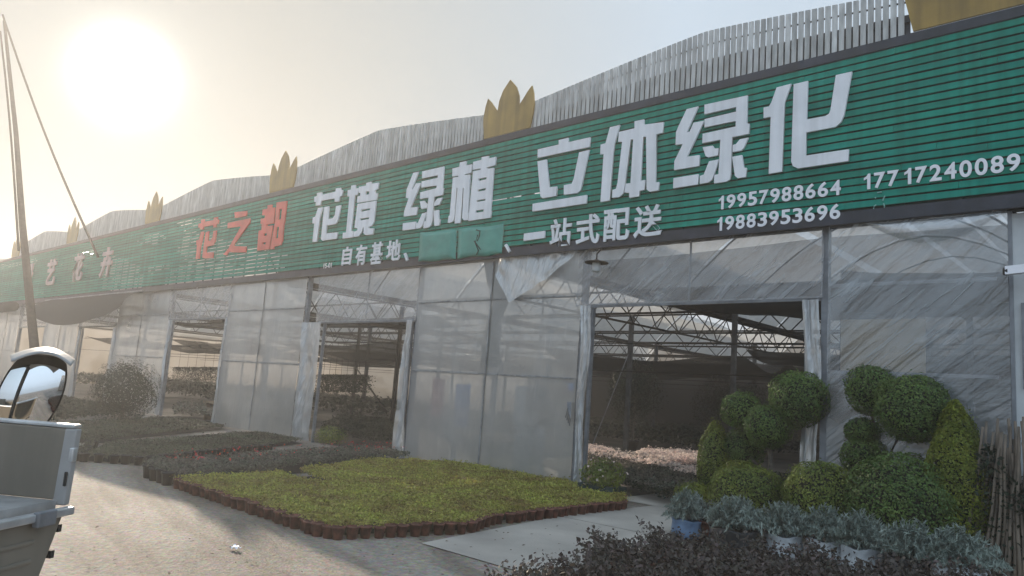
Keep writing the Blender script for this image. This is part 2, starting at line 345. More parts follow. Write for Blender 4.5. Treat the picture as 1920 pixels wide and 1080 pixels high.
# ------------------------------------------------------------------ setting
def sheet(name, pts, z, m, kind='structure'):
    b = MB(); b.add([(p[0], p[1], z) for p in pts], [tuple(range(len(pts)))]); o = b.build(name, m); o['kind'] = kind; return o
def ccw(pts):
    a = sum(pts[i][0]*pts[(i+1) % len(pts)][1] - pts[(i+1) % len(pts)][0]*pts[i][1] for i in range(len(pts)))
    return pts if a > 0 else pts[::-1]
sheet('ground', [(-220,-200),(200,-200),(200,200),(-220,200)], 0, M['ground'])
sheet('greenhouse_floor', [(-50,.1),(14,.1),(14,34),(-50,34)], .004, M['floor'])
slabs = [[(2.02,-4.97),(1.62,-2.45),(3.06,-2.40),(3.45,-4.97)], [(1.62,-2.43),(1.62,-.35),(3.2,-.35),(3.07,-2.38)],
         [(.95,-.34),(.8,2.6),(3.4,2.6),(3.3,-.34)]]
for s_ in slabs: sheet('concrete_slab', ccw(s_), .008, M['concrete'])

# ------------------------------------------------------------------ foliage generators
def leaves(P, Nn, size, aspect=.5, fold=.25, seed=0, upright=0.0, jit=.55):
    """P (n,3) positions, Nn (n,3) rough outward directions -> quads (two folded triangles as one kite)"""
    r = np.random.default_rng(seed); n = len(P)
    Nn = Nn + r.normal(size=(n,3))*jit; Nn /= np.linalg.norm(Nn, axis=1, keepdims=True)
    T = r.normal(size=(n,3)); T[:,2] += upright
    T -= (T*Nn).sum(1, keepdims=True)*Nn; T /= np.linalg.norm(T, axis=1, keepdims=True)
    B = np.cross(Nn, T); s = (size*(.6+.8*r.random(n)))[:,None]
    a = P - T*s*.5; b_ = P + T*s*.5; c = P + B*s*aspect*.5 + Nn*s*fold*.3; d = P - B*s*aspect*.5 + Nn*s*fold*.3
    v = np.stack([a, c, b_, d], 1).reshape(-1, 3)
    f = np.arange(n*4).reshape(n, 4); return v, f
def npmesh(name, v, f, m, parent=None, offset=(0,0,0)):
    me = bpy.data.meshes.new(name); n = len(v); k = len(f)
    me.vertices.add(n); me.vertices.foreach_set('co', (v - np.array(offset)).astype(np.float32).ravel())
    me.loops.add(k*4); me.loops.foreach_set('vertex_index', f.astype(np.int32).ravel())
    me.polygons.add(k); me.polygons.foreach_set('loop_start', (np.arange(k)*4).astype(np.int32))
    me.update(calc_edges=True); me.validate()
    return link(name, me, m, parent)
def ball_pts(c, r, n, seed, rough=.10, fill=.25, cone=False):
    g = np.random.default_rng(seed); d = g.normal(size=(n,3)); d /= np.linalg.norm(d, axis=1, keepdims=True)
    rr = 1 - fill*g.random(n)**2.2
    lump = 1 + rough*(vnoise(d[:,0]*2.6+seed, d[:,1]*2.6+d[:,2]*2.1)-.5)*2 + rough*.7*(vnoise(d[:,0]*7+seed, d[:,2]*7+d[:,1]*5)-.5)
    rr = rr*lump + (g.random(n) < .045)*g.random(n)*.17
    r = np.array(r); p = d*rr[:,None]
    if cone:
        z = (p[:,2]+1)/2; w = np.clip(1.25*(1-z)**.62, 0, 1)/np.sqrt(np.clip(1-(2*z-1)**2, .05, 1)); w = np.minimum(w, 1.35)
        p[:,0] *= w; p[:,1] *= w
    P = p*r + np.array(c); return P, d
def poly_pts(poly, n, seed):
    g = np.random.default_rng(seed); P = np.array([(p[0], p[1]) for p in poly]); lo = P.min(0); hi = P.max(0); out = []
    while sum(len(o) for o in out) < n:
        q = lo + (hi-lo)*g.random((n, 2)); ins = np.zeros(n, bool); j = len(P)-1
        for i in range(len(P)):
            c1 = (P[i,1] > q[:,1]) != (P[j,1] > q[:,1])
            xx = (P[j,0]-P[i,0])*(q[:,1]-P[i,1])/(P[j,1]-P[i,1]+1e-12)+P[i,0]
            ins ^= c1 & (q[:,0] < xx); j = i
        out.append(q[ins])
    return np.concatenate(out)[:n]

def pot_mb(r, h, c=(0,0,0), n=12):
    b = MB(); b.lathe([(.001,0),(r*.72,0),(r*.95,h*.86),(r*1.06,h*.87),(r*1.06,h),(r*.9,h),(r*.88,h*.88),(.001,h*.86)], c, n); return b

def ground_bed(name, poly, height, dens, size, m, label, cat, seed, extra=None):
    area = .5*abs(sum(poly[i][0]*poly[(i+1) % len(poly)][1]-poly[(i+1) % len(poly)][0]*poly[i][1] for i in range(len(poly))))
    n = int(area*dens); q = poly_pts(poly, n, seed); g = np.random.default_rng(seed+1)
    clump = vnoise(q[:,0]*7.5, q[:,1]*7.5)*.6 + vnoise(q[:,0]*2.1+5, q[:,1]*2.1)*.4
    h = height*(.72+.45*clump); z = h*(1-.45*g.random(n)**2) + (g.random(n) < .06)*g.random(n)*height*.35
    P = np.column_stack([q, z]); Nn = np.tile([0,0,1.], (n,1)) + g.normal(size=(n,3))*.4
    v, f = leaves(P, Nn, size, .55, .3, seed+2, .3)
    # soil/pot tops under the leaves
    root = npmesh(name, v, f, m); tag(root, label, cat, kind='stuff'); return root

def edge_pots(pts, r, h, m, label, cat, group, seed, leafm, lsize=.03, nl=26, spacing=None, setback=.0):
    g = random.Random(seed); spacing = spacing or r*2.08
    pr = empty('plant_pot', (0,0,0), label, cat, group)
    pot_mb(r, h, n=10).build('pot', m, pr, True, local=True)
    rr = np.random.default_rng(seed); P = np.column_stack([rr.normal(size=nl)*r*.65, rr.normal(size=nl)*r*.65, h+.012+rr.random(nl)*.035])
    v, f = leaves(P, np.tile([0,0,1.], (nl,1)), lsize, .6, .3, seed, .3); npmesh('foliage', v, f, leafm, pr)
    first = True
    for a, b in zip(pts[:-1], pts[1:]):
        a = Vector((a[0], a[1], 0)); b = Vector((b[0], b[1], 0)); L_ = (b-a).length; k = max(1, int(L_/spacing))
        for i in range(k):
            p = a.lerp(b, (i+.5)/k) + Vector((g.uniform(-.022,.022), g.uniform(-.022,.022), .0))
            if first: pr.location = p; first = False
            else: instance(pr, p, g.uniform(0, 6.28), g.uniform(.90, 1.08))

# ------------------------------------------------------------------ greenhouse
BAY = [2.1 - 8*k for k in range(7)]                # ridge lines
GUT = [6.1 - 8*k for k in range(8)]                # gutter lines
ZR0, ZR1 = 3.95, 6.45
house = empty('greenhouse', (0,0,0), 'long plastic film greenhouse with open doorways under the green shop sign', 'greenhouse')
def roofz(dx): return ZR0 + (ZR1-ZR0)*(1-(abs(dx)/4)**1.8)
def wrinkled(x0, x1, z0, z1, y, amp, nx, nz, seed, ang=.7, edge=None, name='wall_film', m=None, freq=3.0, topz=None):
    b = MB()
    def fn(u, v):
        x = x0+(x1-x0)*u; z = z0+(z1-z0)*v
        c, s = math.cos(ang), math.sin(ang); a = x*c+z*s; d = -x*s+z*c
        w = vnoise(a*.8+seed, d*freq)-.5; w2 = vnoise(a*1.7+seed*3, d*freq*2.3)-.5
        env = .35+.65*vnoise(x*.7+seed*2, z*.7+3)
        return (x, y + amp*env*(w*1.4+w2*.6), z)
    b.grid(fn, nx, nz); return b.build(name, m, house, True)

DOORS = [(.14, 3.61, 2.92), (-7.54, -4.40, 2.74), (-15.80, -12.30, 2.91), (-23.75, -20.45, 2.75), (-31.9, -28.4, 2.8), (-39.8, -36.4, 2.8)]
PL = []                                            # facade posts
for k in range(6):
    r_ = BAY[k]
    PL += [r_+1.78, r_-2.10 if k else 0.0]
PL = sorted(set([3.84, -.04, -4.22, -8.34, -12.26, -16.0, -20.2, -24.1, -28.2, -32.1, -36.2, -40.1]))
for x in PL:
    MB().box(x-.045, x+.045, -.045, .045, 0, 3.86).build('post', M['steel'], house)
for x in (-2.05, -10.1, -18.1, -26.1, -34.1):      # slimmer gutter posts standing just inside the film
    MB().box(x-.04, x+.04, .05, .13, 0, 3.9).build('post', M['steel'], house)
# door jambs and head rails
for x0, x1, zt in DOORS:
    for x in (x0, x1): MB().box(x-.025, x+.025, -.03, .03, 0, zt-.03).build('door_jamb', M['steel'], house)
    MB().box(x0-.18, x1+.18, -.06, -.02, zt-.03, zt+.03).build('door_head', M['steel'], house)
# wall films between the doors, a low rail, a mid rail
WALLS = [(-4.22, -.04), (-12.26, -8.34), (-20.2, -16.0), (-28.2, -24.1), (-36.2, -32.1)]
for i, (x0, x1) in enumerate(WALLS):
    xm = (x0+x1)/2
    wrinkled(x0+.03, xm, .02, 3.85, -.075, .008, 30, 40, i+3, 1.4, m=M['film'])
    wrinkled(xm, x1-.03, .02, 3.85, -.075, .008, 30, 40, i+30, 1.7, m=M['film'])
    for zz in (1.735, 3.09):                       # clip battens pressed over the film
        bb = MB(); xx = x0+.06
        while xx < x1-.1: bb.box(xx, min(xx+.22, x1-.06), -.097, -.086, zz-.011+.004*math.sin(xx*5), zz+.011+.004*math.sin(xx*5)); xx += .235
        bb.build('clip_batten', M['film_clip'], house)
    MB().box(xm-.016, xm+.016, -.097, -.086, .05, 3.8).build('clip_batten', M['film_clip'], house)
    MB().box(x0+.05, x1-.05, -.045, -.005, 1.72, 1.76).build('mid_rail', M['steel'], house)
    MB().box(x0+.05, x1-.05, -.045, -.005, 3.08, 3.12).build('upper_rail', M['steel'], house)
    for xx in (x0+.27*(x1-x0), x0+.78*(x1-x0)):
        MB().box(xx-.015, xx+.015, .0, .03, .02, 3.08).build('mullion', M['steel'], house)
# headers above the doors
for i, (x0, x1, zt) in enumerate(DOORS):
    wrinkled(x0-.30, x1+.22, zt, 3.85, -.085, .05, 60, 16, i+50, .62, m=M['filmhead'], freq=5)
    MB().box((x0+x1)/2-.012, (x0+x1)/2+.012, -.03, -.005, zt+.03, 3.85).build('mullion', M['steel'], house)
# narrow film strips beside the openings, bunched like curtains
def strip(x0, x1, z0, z1, seed, fl=.05, y=-.10):
    b = MB()
    def fn(u, v):
        z = z0+(z1-z0)*v; x = x0+(x1-x0)*u
        return (x+.025*math.sin(z*3+seed), y + fl*(vnoise(u*6+seed, z*.7)-.5)*1.6 + .02*(vnoise(z*6, u*8+seed)-.5), z)
    return b.grid(fn, 24, 40).build('side_curtain', M['filmstrip'], house, True)
strip(-.02, .16, .02, 2.92, 1, .05); strip(3.60, 3.80, .02, 2.9, 2, .06)
strip(-8.30, -7.56, .02, 2.74, 3, .10); strip(-4.46, -4.20, .02, 2.74, 4, .12, -.14)
strip(-16.0, -15.78, .02, 2.9, 5, .08); strip(-12.32, -12.20, .02, 2.9, 6, .05); strip(-24.0, -23.7, .02, 2.7, 7); strip(-20.45, -20.2, .02, 2.7, 8)
# the right hand bay with loose wrinkled film
b = MB()
def fnr(u, v):
    x = 3.90+(5.84-3.90)*u; z = .02+3.85*v
    a = (x-3.9)*.75 + z*.66; d = -(x-3.9)*.66+z*.75
    amp = .05 if z > 1.95 else .02
    d = d + .12*vnoise(a*1.3, d*2)
    w = vnoise(a*.9+3, d*5.0)-.5 + .6*(vnoise(a*1.9, d*11)-.5); w *= .25+1.1*vnoise(x*1.7+4, z*1.5)**1.5
    return (x, -.10 + amp*.8*w, z)
b.grid(fnr, 80, 140).build('wall_film', M['filmwr'], house, True)
MB().box(3.9, 5.72, -.05, -.01, 1.96, 2.0).build('mid_rail', M['steel'], house)
MB().box(3.9, 5.72, -.05, -.01, 3.06, 3.1).build('upper_rail', M['steel'], house)
b = MB()                                           # loose fold hanging out under the sign
b.grid(lambda u, v: (4.35+1.45*u, -.16-.10*math.sin(v*3.1)*math.sin(u*3.1)-.02*vnoise(u*12, v*3), 3.83-(.30*math.sin(u*3.0)*v)-.02*vnoise(u*9, 2)), 40, 12)
b.build('loose_film_fold', M['filmwr'], house, True)
b = MB()                                           # triangular torn flap
def flapfn(u, v):
    x = -1.98+1.85*u; zt = 3.84; zb = 3.84 - (.84*(1-abs(u-.22)/.22*.6) if u < .22 else .84*(1-(u-.22)/.78)**.8)
    return (x, -.13-.06*(vnoise(u*14, v*3)-.5)-.05*v, zt+(zb-zt)*v)
b.grid(flapfn, 44, 20).build('torn_film_flap', M['filmstrip'], house, True)
# dark green cloth hanging inside the film
poly = [(-2.42,3.86,-1.88),(-2.30,3.4,-1.76),(-2.12,3.1,-1.69),(-2.25,2.75,-1.82),(-2.37,2.5,-1.96),(-2.40,2.2,-1.86),(-2.37,1.95,-1.78),(-2.1,1.84,-1.98)]
b = MB(); n_ = len(poly)
for x0, z, x1 in poly:
    for i in range(9): u = i/8; b.v.append((x0+(x1-x0)*u, -.02-.05*math.sin(u*9+z*2), z))
for j in range(n_-1):
    for i in range(8): a_ = j*9+i; b.f.append((a_, a_+1, a_+10, a_+9))
o = b.build('hanging_cloth', M['curtain'], None, True); tag(o, 'ragged dark green cloth hanging down behind the torn film flap', 'cloth')
# right hand pale corner panel
MB().box(5.88, 6.60, -.07, -.02, 0, 3.80).build('corner_panel', M['pale'], house)
MB().box(5.84, 5.88, -.08, .0, 0, 3.83).build('post', M['steel'], house)

# roof: barrel arches in strips, with a few open slots
for k, r_ in enumerate(BAY):
    b = MB(); segs = 14; slots = {3: 1, 6: 1, 9: 1, 11: 1}
    for Y0 in range(0, 30, 6):
        for s_ in range(segs):
            xa = -4+8*s_/segs; xb = -4+8*(s_+1)/segs
            y0 = Y0 + .0; y1 = Y0+6
            if k == 2 and Y0 == 6 and s_ in (1, 2, 3, 4): continue      # opened roof vent that lets the sun in
            if k == 1 and Y0 == 18 and s_ in (2, 3): continue
            if s_ in slots and (Y0//6+k+s_) % 3 != 0: xb -= .17
            b.add([(r_+xa, y0+.05, roofz(xa)), (r_+xb, y0+.05, roofz(xb)), (r_+xb, y1-.05, roofz(xb)), (r_+xa, y1-.05, roofz(xa))], [(0,1,2,3)])
    b.build('roof_film', M['filmroof'], house, True)
    # front gable film up behind the sign (torn away over the far bays)
    b = MB()
    for s_ in range(segs if k < 1 else 0):
        xa = -4+8*s_/segs; xb = -4+8*(s_+1)/segs
        b.add([(r_+xa, .0, 3.92), (r_+xb, .0, 3.92), (r_+xb, .0, roofz(xb)+.02), (r_+xa, .0, roofz(xa)+.02)], [(0,1,2,3)])
    if b.f: b.build('gable_film', M['filmroof'], house)
    # arched roof hoops
    for Y_ in range(0, 31, 3):
        if k > 4: continue
        pts = [(r_+dx, Y_+.03, roofz(dx)-.05) for dx in np.linspace(-3.95, 3.95, 13)]
        MB().tube(pts, .022, 5).build('roof_hoop', M['darksteel'], house)
for g_ in GUT:
    MB().box(g_-.12, g_+.12, 0.02, 30, 3.82, 3.93).build('gutter', M['darksteel'], house)
# front beam above doors
MB().box(-48, 8, -.02, .04, 3.84, 3.91).build('front_beam', M['darksteel'], house)
# lattice trusses running across (X) and along the gutters (Y)
def truss(p, q, h, n, r=.02):
    b = MB(); p = Vector(p); q = Vector(q); up = Vector((0,0,h))
    b.tube([p, q], r*1.3, 5); b.tube([p+up, q+up], r*1.3, 5)
    for i in range(n):
        a = p.lerp(q, i/n); c = p.lerp(q, (i+1)/n); m_ = a.lerp(c, .5)+up
        b.tube([a, m_], r*.8, 4, cap=False); b.tube([m_, c], r*.8, 4, cap=False)
    return b.build('truss', M['darksteel'], house)
for Y_ in (4, 8, 12, 16, 24):
    for x0 in (-5.9, 2.1, -13.9, -21.9):
        truss((x0-4, Y_, 3.35), (x0+4, Y_, 3.35), .5, 8)
for g_ in GUT[:5]:
    truss((g_, .3, 3.15), (g_, 12.2, 3.15), .62, 12); truss((g_, 12.3, 3.15), (g_, 28, 3.15), .62, 12)
for px, py in [(-4.42, 8.0), (-1.3, 8.0), (-8.5, 16), (-12.4, 8), (-16.6, 8), (-20.4, 8), (-24.5, 8), (2.2, 12), (-4.4, 16), (-12.4, 16), (-18, 16), (-28, 8), (3.9, 8), (-16.6, 16), (-24, 16)]:
    MB().box(px-.055, px+.055, py-.055, py+.055, 0, 3.85).build('interior_post', M['dullsteel'], house)
q1 = G(658, 783); q2 = G(733, 810)
for q in (q1, q2): MB().box(q[0]-.05, q[0]+.05, q[1]-.05, q[1]+.05, 0, 3.85).build('interior_post', M['darksteel'], house)
MB().tube([(q1[0], q1[1], 2.0), (q2[0]+.2, q2[1]-.4, .6)], .03, 5).build('brace', M['darksteel'], house)
MB().tube([(-12.4, 8, 3.3), (-8.5, 8, 1.2)], .02, 5).build('brace', M['darksteel'], house)
MB().tube([(-4.42, 8, 2.9), (-5.0, 7.2, .1)], .015, 4).build('brace', M['steel'], house)
# rear and side walls
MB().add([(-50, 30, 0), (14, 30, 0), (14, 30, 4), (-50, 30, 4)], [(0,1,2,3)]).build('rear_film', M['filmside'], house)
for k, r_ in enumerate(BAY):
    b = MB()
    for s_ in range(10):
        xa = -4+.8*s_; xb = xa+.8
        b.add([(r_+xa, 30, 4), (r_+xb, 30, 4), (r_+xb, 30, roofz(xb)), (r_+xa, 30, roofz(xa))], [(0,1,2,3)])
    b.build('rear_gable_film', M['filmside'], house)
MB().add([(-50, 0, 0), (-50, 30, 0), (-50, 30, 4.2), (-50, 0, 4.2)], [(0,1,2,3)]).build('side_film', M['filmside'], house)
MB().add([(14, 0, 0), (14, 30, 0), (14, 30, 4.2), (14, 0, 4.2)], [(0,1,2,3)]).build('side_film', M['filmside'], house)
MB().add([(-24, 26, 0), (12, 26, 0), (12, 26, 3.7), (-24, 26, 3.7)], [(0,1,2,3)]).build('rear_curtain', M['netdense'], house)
# black shade nets hung level under the gutters, sagging between wires
def net(x0, x1, y0, y1, z, sag, seed, m='net'):
    b = MB()
    def fn(u, v):
        y = y0+(y1-y0)*v; x = x0+(x1-x0)*u
        return (x, y, z - sag*abs(math.sin(v*math.pi*max(1, round((y1-y0)/4)))) - .15*vnoise(x*.8+seed, y*.8) - sag*.5*math.sin(u*math.pi))
    return b.grid(fn, 18, 24).build('shade_net', M[m], house, True)
net(-1.8, 6.0, .15, 6.2, 3.80, .03, 21, 'netthin'); net(.7, 5.95, .9, 4.6, 3.42, .16, 1, 'netdense'); net(-1.7, 5.8, 9.5, 16, 3.15, .3, 2, 'netdense')
net(-9.6, -2.2, 10.5, 17, 3.05, .35, 3, 'netdense'); net(-9.7, -2.4, 18.5, 25.5, 3.3, .3, 4); net(-1.7, 5.9, 14.5, 25, 3.3, .3, 5)
net(-9.6, -4.4, .6, 2.2, 3.0, .12, 6); net(-17.6, -10.3, 4.2, 8.5, 2.75, .3, 7); net(-17.6, -10.3, 12, 16, 2.9, .3, 8)
net(-25.6, -18.4, 4, 7, 2.8, .3, 9); net(-17.0, -12.0, .4, 1.5, 3.0, .1, 10); net(-33, -26.5, 3, 9, 2.8, .3, 11); net(-25.6, -18.4, 10, 15, 2.9, .3, 12)
net(-17.6, -10.3, 19, 25, 3.2, .3, 13); net(6.3, 13.5, .6, 8, 3.1, .2, 14); net(-25.6, -18.4, 17, 25, 3.0, .3, 15); net(-33, -26.5, 11, 20, 2.9, .3, 16)
b = MB()  # upright dark net added to darken what shows through the right bay film
b.grid(lambda u, v: (3.2+3.4*u, 2.4+.08*math.sin(u*13), 3.75-1.85*v-.15*math.sin(u*3)), 24, 6); b.build('shade_net', M['net'], house, True)
for Y_ in (6, 10, 14, 20):
    b = MB()
    for z_ in (2.2, 2.9): b.tube([(-44, Y_, z_), (-20, Y_, z_-.08), (5.9, Y_, z_)], .012, 4)
    b.build('crop_wire', M['darksteel'], house)

# ------------------------------------------------------------------ sign boards
YS = -.20
ROWS = 20; PITCH = (6.035-4.005)/ROWS
def inpoly(x, z, pl):
    ins = False; j = len(pl)-1
    for i in range(len(pl)):
        if (pl[i][1] > z) != (pl[j][1] > z) and x < (pl[j][0]-pl[i][0])*(z-pl[i][1])/(pl[j][1]-pl[i][1])+pl[i][0]: ins = not ins
        j = i
    return ins
OPEN = [[(p[0], p[2]) for p in (F(x, y, YS) for x, y in pl)] for pl in
        [[(345,432),(385,440),(420,452),(500,468),(532,480),(525,512),(400,525),(300,536),(320,505),(350,495),(330,470)],
         [(322,408),(350,404),(400,412),(430,425),(380,428),(335,425)],
         [(205,478),(262,500),(265,545),(188,545),(190,520)],
         [(248,452),(290,438),(312,445),(300,458),(262,458)],
         [(128,478),(175,466),(176,480),(140,486)], [(0,497),(66,482),(68,490),(35,500),(0,505)], [(270,500),(320,492),(318,504),(280,515)]]]
def sign(x0, x1, label):
    root = empty('sign_board', (x1, YS, 0), label, 'sign')
    r = random.Random(int(x0*10)); b = MB()
    for i in range(ROWS):
        zt = 6.035 - i*PITCH; zb = zt - PITCH + .021; x = x0 - r.uniform(0, 2)
        while x < x1:
            xe = min(x1, x + r.choice((2.4, 3.0, 3.6))); xs = max(x0, x)
            if xe-.004 > xs:
                d1, d2 = r.uniform(-.003,.003), r.uniform(-.003,.003); t = .030
                b.hexa([(xs, YS-.016, zb+d1), (xe-.004, YS-.016, zb+d2), (xe-.004, YS+.006, zb+d2), (xs, YS+.006, zb+d1)],
                       [(xs, YS-.006, zt+d1*.5), (xe-.004, YS-.006, zt+d2*.5), (xe-.004, YS+.006, zt+d2*.5), (xs, YS+.006, zt+d1*.5)])
            x = xe
    b.build('slat_cladding', M['green'], root)
    MB().box(x0, x1, YS-.03, YS+.02, 6.045, 6.165).build('top_trim', M['trim'], root)
    MB().box(x0, x1, YS-.03, YS+.02, 3.83, 3.985).build('bottom_trim', M['trim'], root)
    b = MB(); x = x0
    while x < x1: b.box(x-.02, x+.02, YS+.02, YS+.05, 3.99, 6.04); x += .6
    b.build('batten', M['greendark'], root)
    b = MB()
    for i in range(ROWS):
        zc = 6.035 - i*PITCH - PITCH + .008; x = x0
        while x < x1-.01:
            xe = min(x+.3, x1); xm = (x+xe)/2
            op = any(inpoly(xm, zc, pl) for pl in OPEN)
            if op: op = r.random() < .90
            elif xm < -9: op = r.random() < .012
            if abs(zc-4.96) < PITCH*.5 and -3.4 < xm < -.7: op = r.random() < .75
            if not op: b.box(x, xe, YS+.052, YS+.062, zc-PITCH/2, zc+PITCH/2)
            x = xe
    b.build('backing', M['greendark'], root)
    return root
signR = sign(-18.6, 8.4, 'long green slatted sign with big white characters and phone numbers')
signL = sign(-46, -18.61, 'far green slatted sign with faded brown characters')

def glyph_poly(parent, polys, origin, sc, m, name='character', depth=.03):
    """outlines traced in photo pixels, laid on the sign's plane and given real thickness"""
    cu = bpy.data.curves.new(name, 'CURVE'); cu.dimensions = '2D'; cu.fill_mode = 'BOTH'; cu.extrude = depth/2
    off = parent.location
    for pl in polys:
        pts = [F(origin[0]+u/sc, origin[1]+v/sc, YS-.05) for u, v in pl]
        sp = cu.splines.new('POLY'); sp.points.add(len(pts)-1); sp.use_cyclic_u = True
        for i, p in enumerate(pts): sp.points[i].co = (p[0], p[2], 0, 1)
    t = bpy.data.objects.new('t', cu); COL.objects.link(t)
    bpy.context.view_layer.update()
    me = bpy.data.meshes.new_from_object(t.evaluated_get(bpy.context.evaluated_depsgraph_get()))
    bpy.data.objects.remove(t); bpy.data.curves.remove(cu)
    me.transform(Matrix.Translation((-off.x, YS-.045-off.y, -off.z)) @ Matrix.Rotation(R(90), 4, 'X'))
    me.materials.clear(); me.name = name
    return link(name, me, m, parent)
def glyph_text(parent, txt, x0, x1, z0, z1, m, name='character', bold=.02, depth=.02, off_y=.05):
    cu = bpy.data.curves.new(name, 'FONT'); cu.body = txt; cu.size = 1; cu.offset = bold; cu.extrude = .001
    t = bpy.data.objects.new('t', cu); COL.objects.link(t); bpy.context.view_layer.update()
    me = bpy.data.meshes.new_from_object(t.evaluated_get(bpy.context.evaluated_depsgraph_get()))
    bpy.data.objects.remove(t); bpy.data.curves.remove(cu)
    n = len(me.vertices); co = np.empty(n*3, np.float32); me.vertices.foreach_get('co', co); co = co.reshape(-1,3)
    lo = co.min(0); hi = co.max(0); off = parent.location
    out = np.empty_like(co)
    out[:,0] = x0 + (co[:,0]-lo[0])/(hi[0]-lo[0])*(x1-x0) - off.x
    out[:,2] = z0 + (co[:,1]-lo[1])/(hi[1]-lo[1])*(z1-z0) - off.z
    out[:,1] = YS - off_y - np.sign(co[:,2])*depth/2 - off.y
    me.vertices.foreach_set('co', out.ravel()); me.update(); me.materials.clear(); me.name = name
    return link(name, me, m, parent)

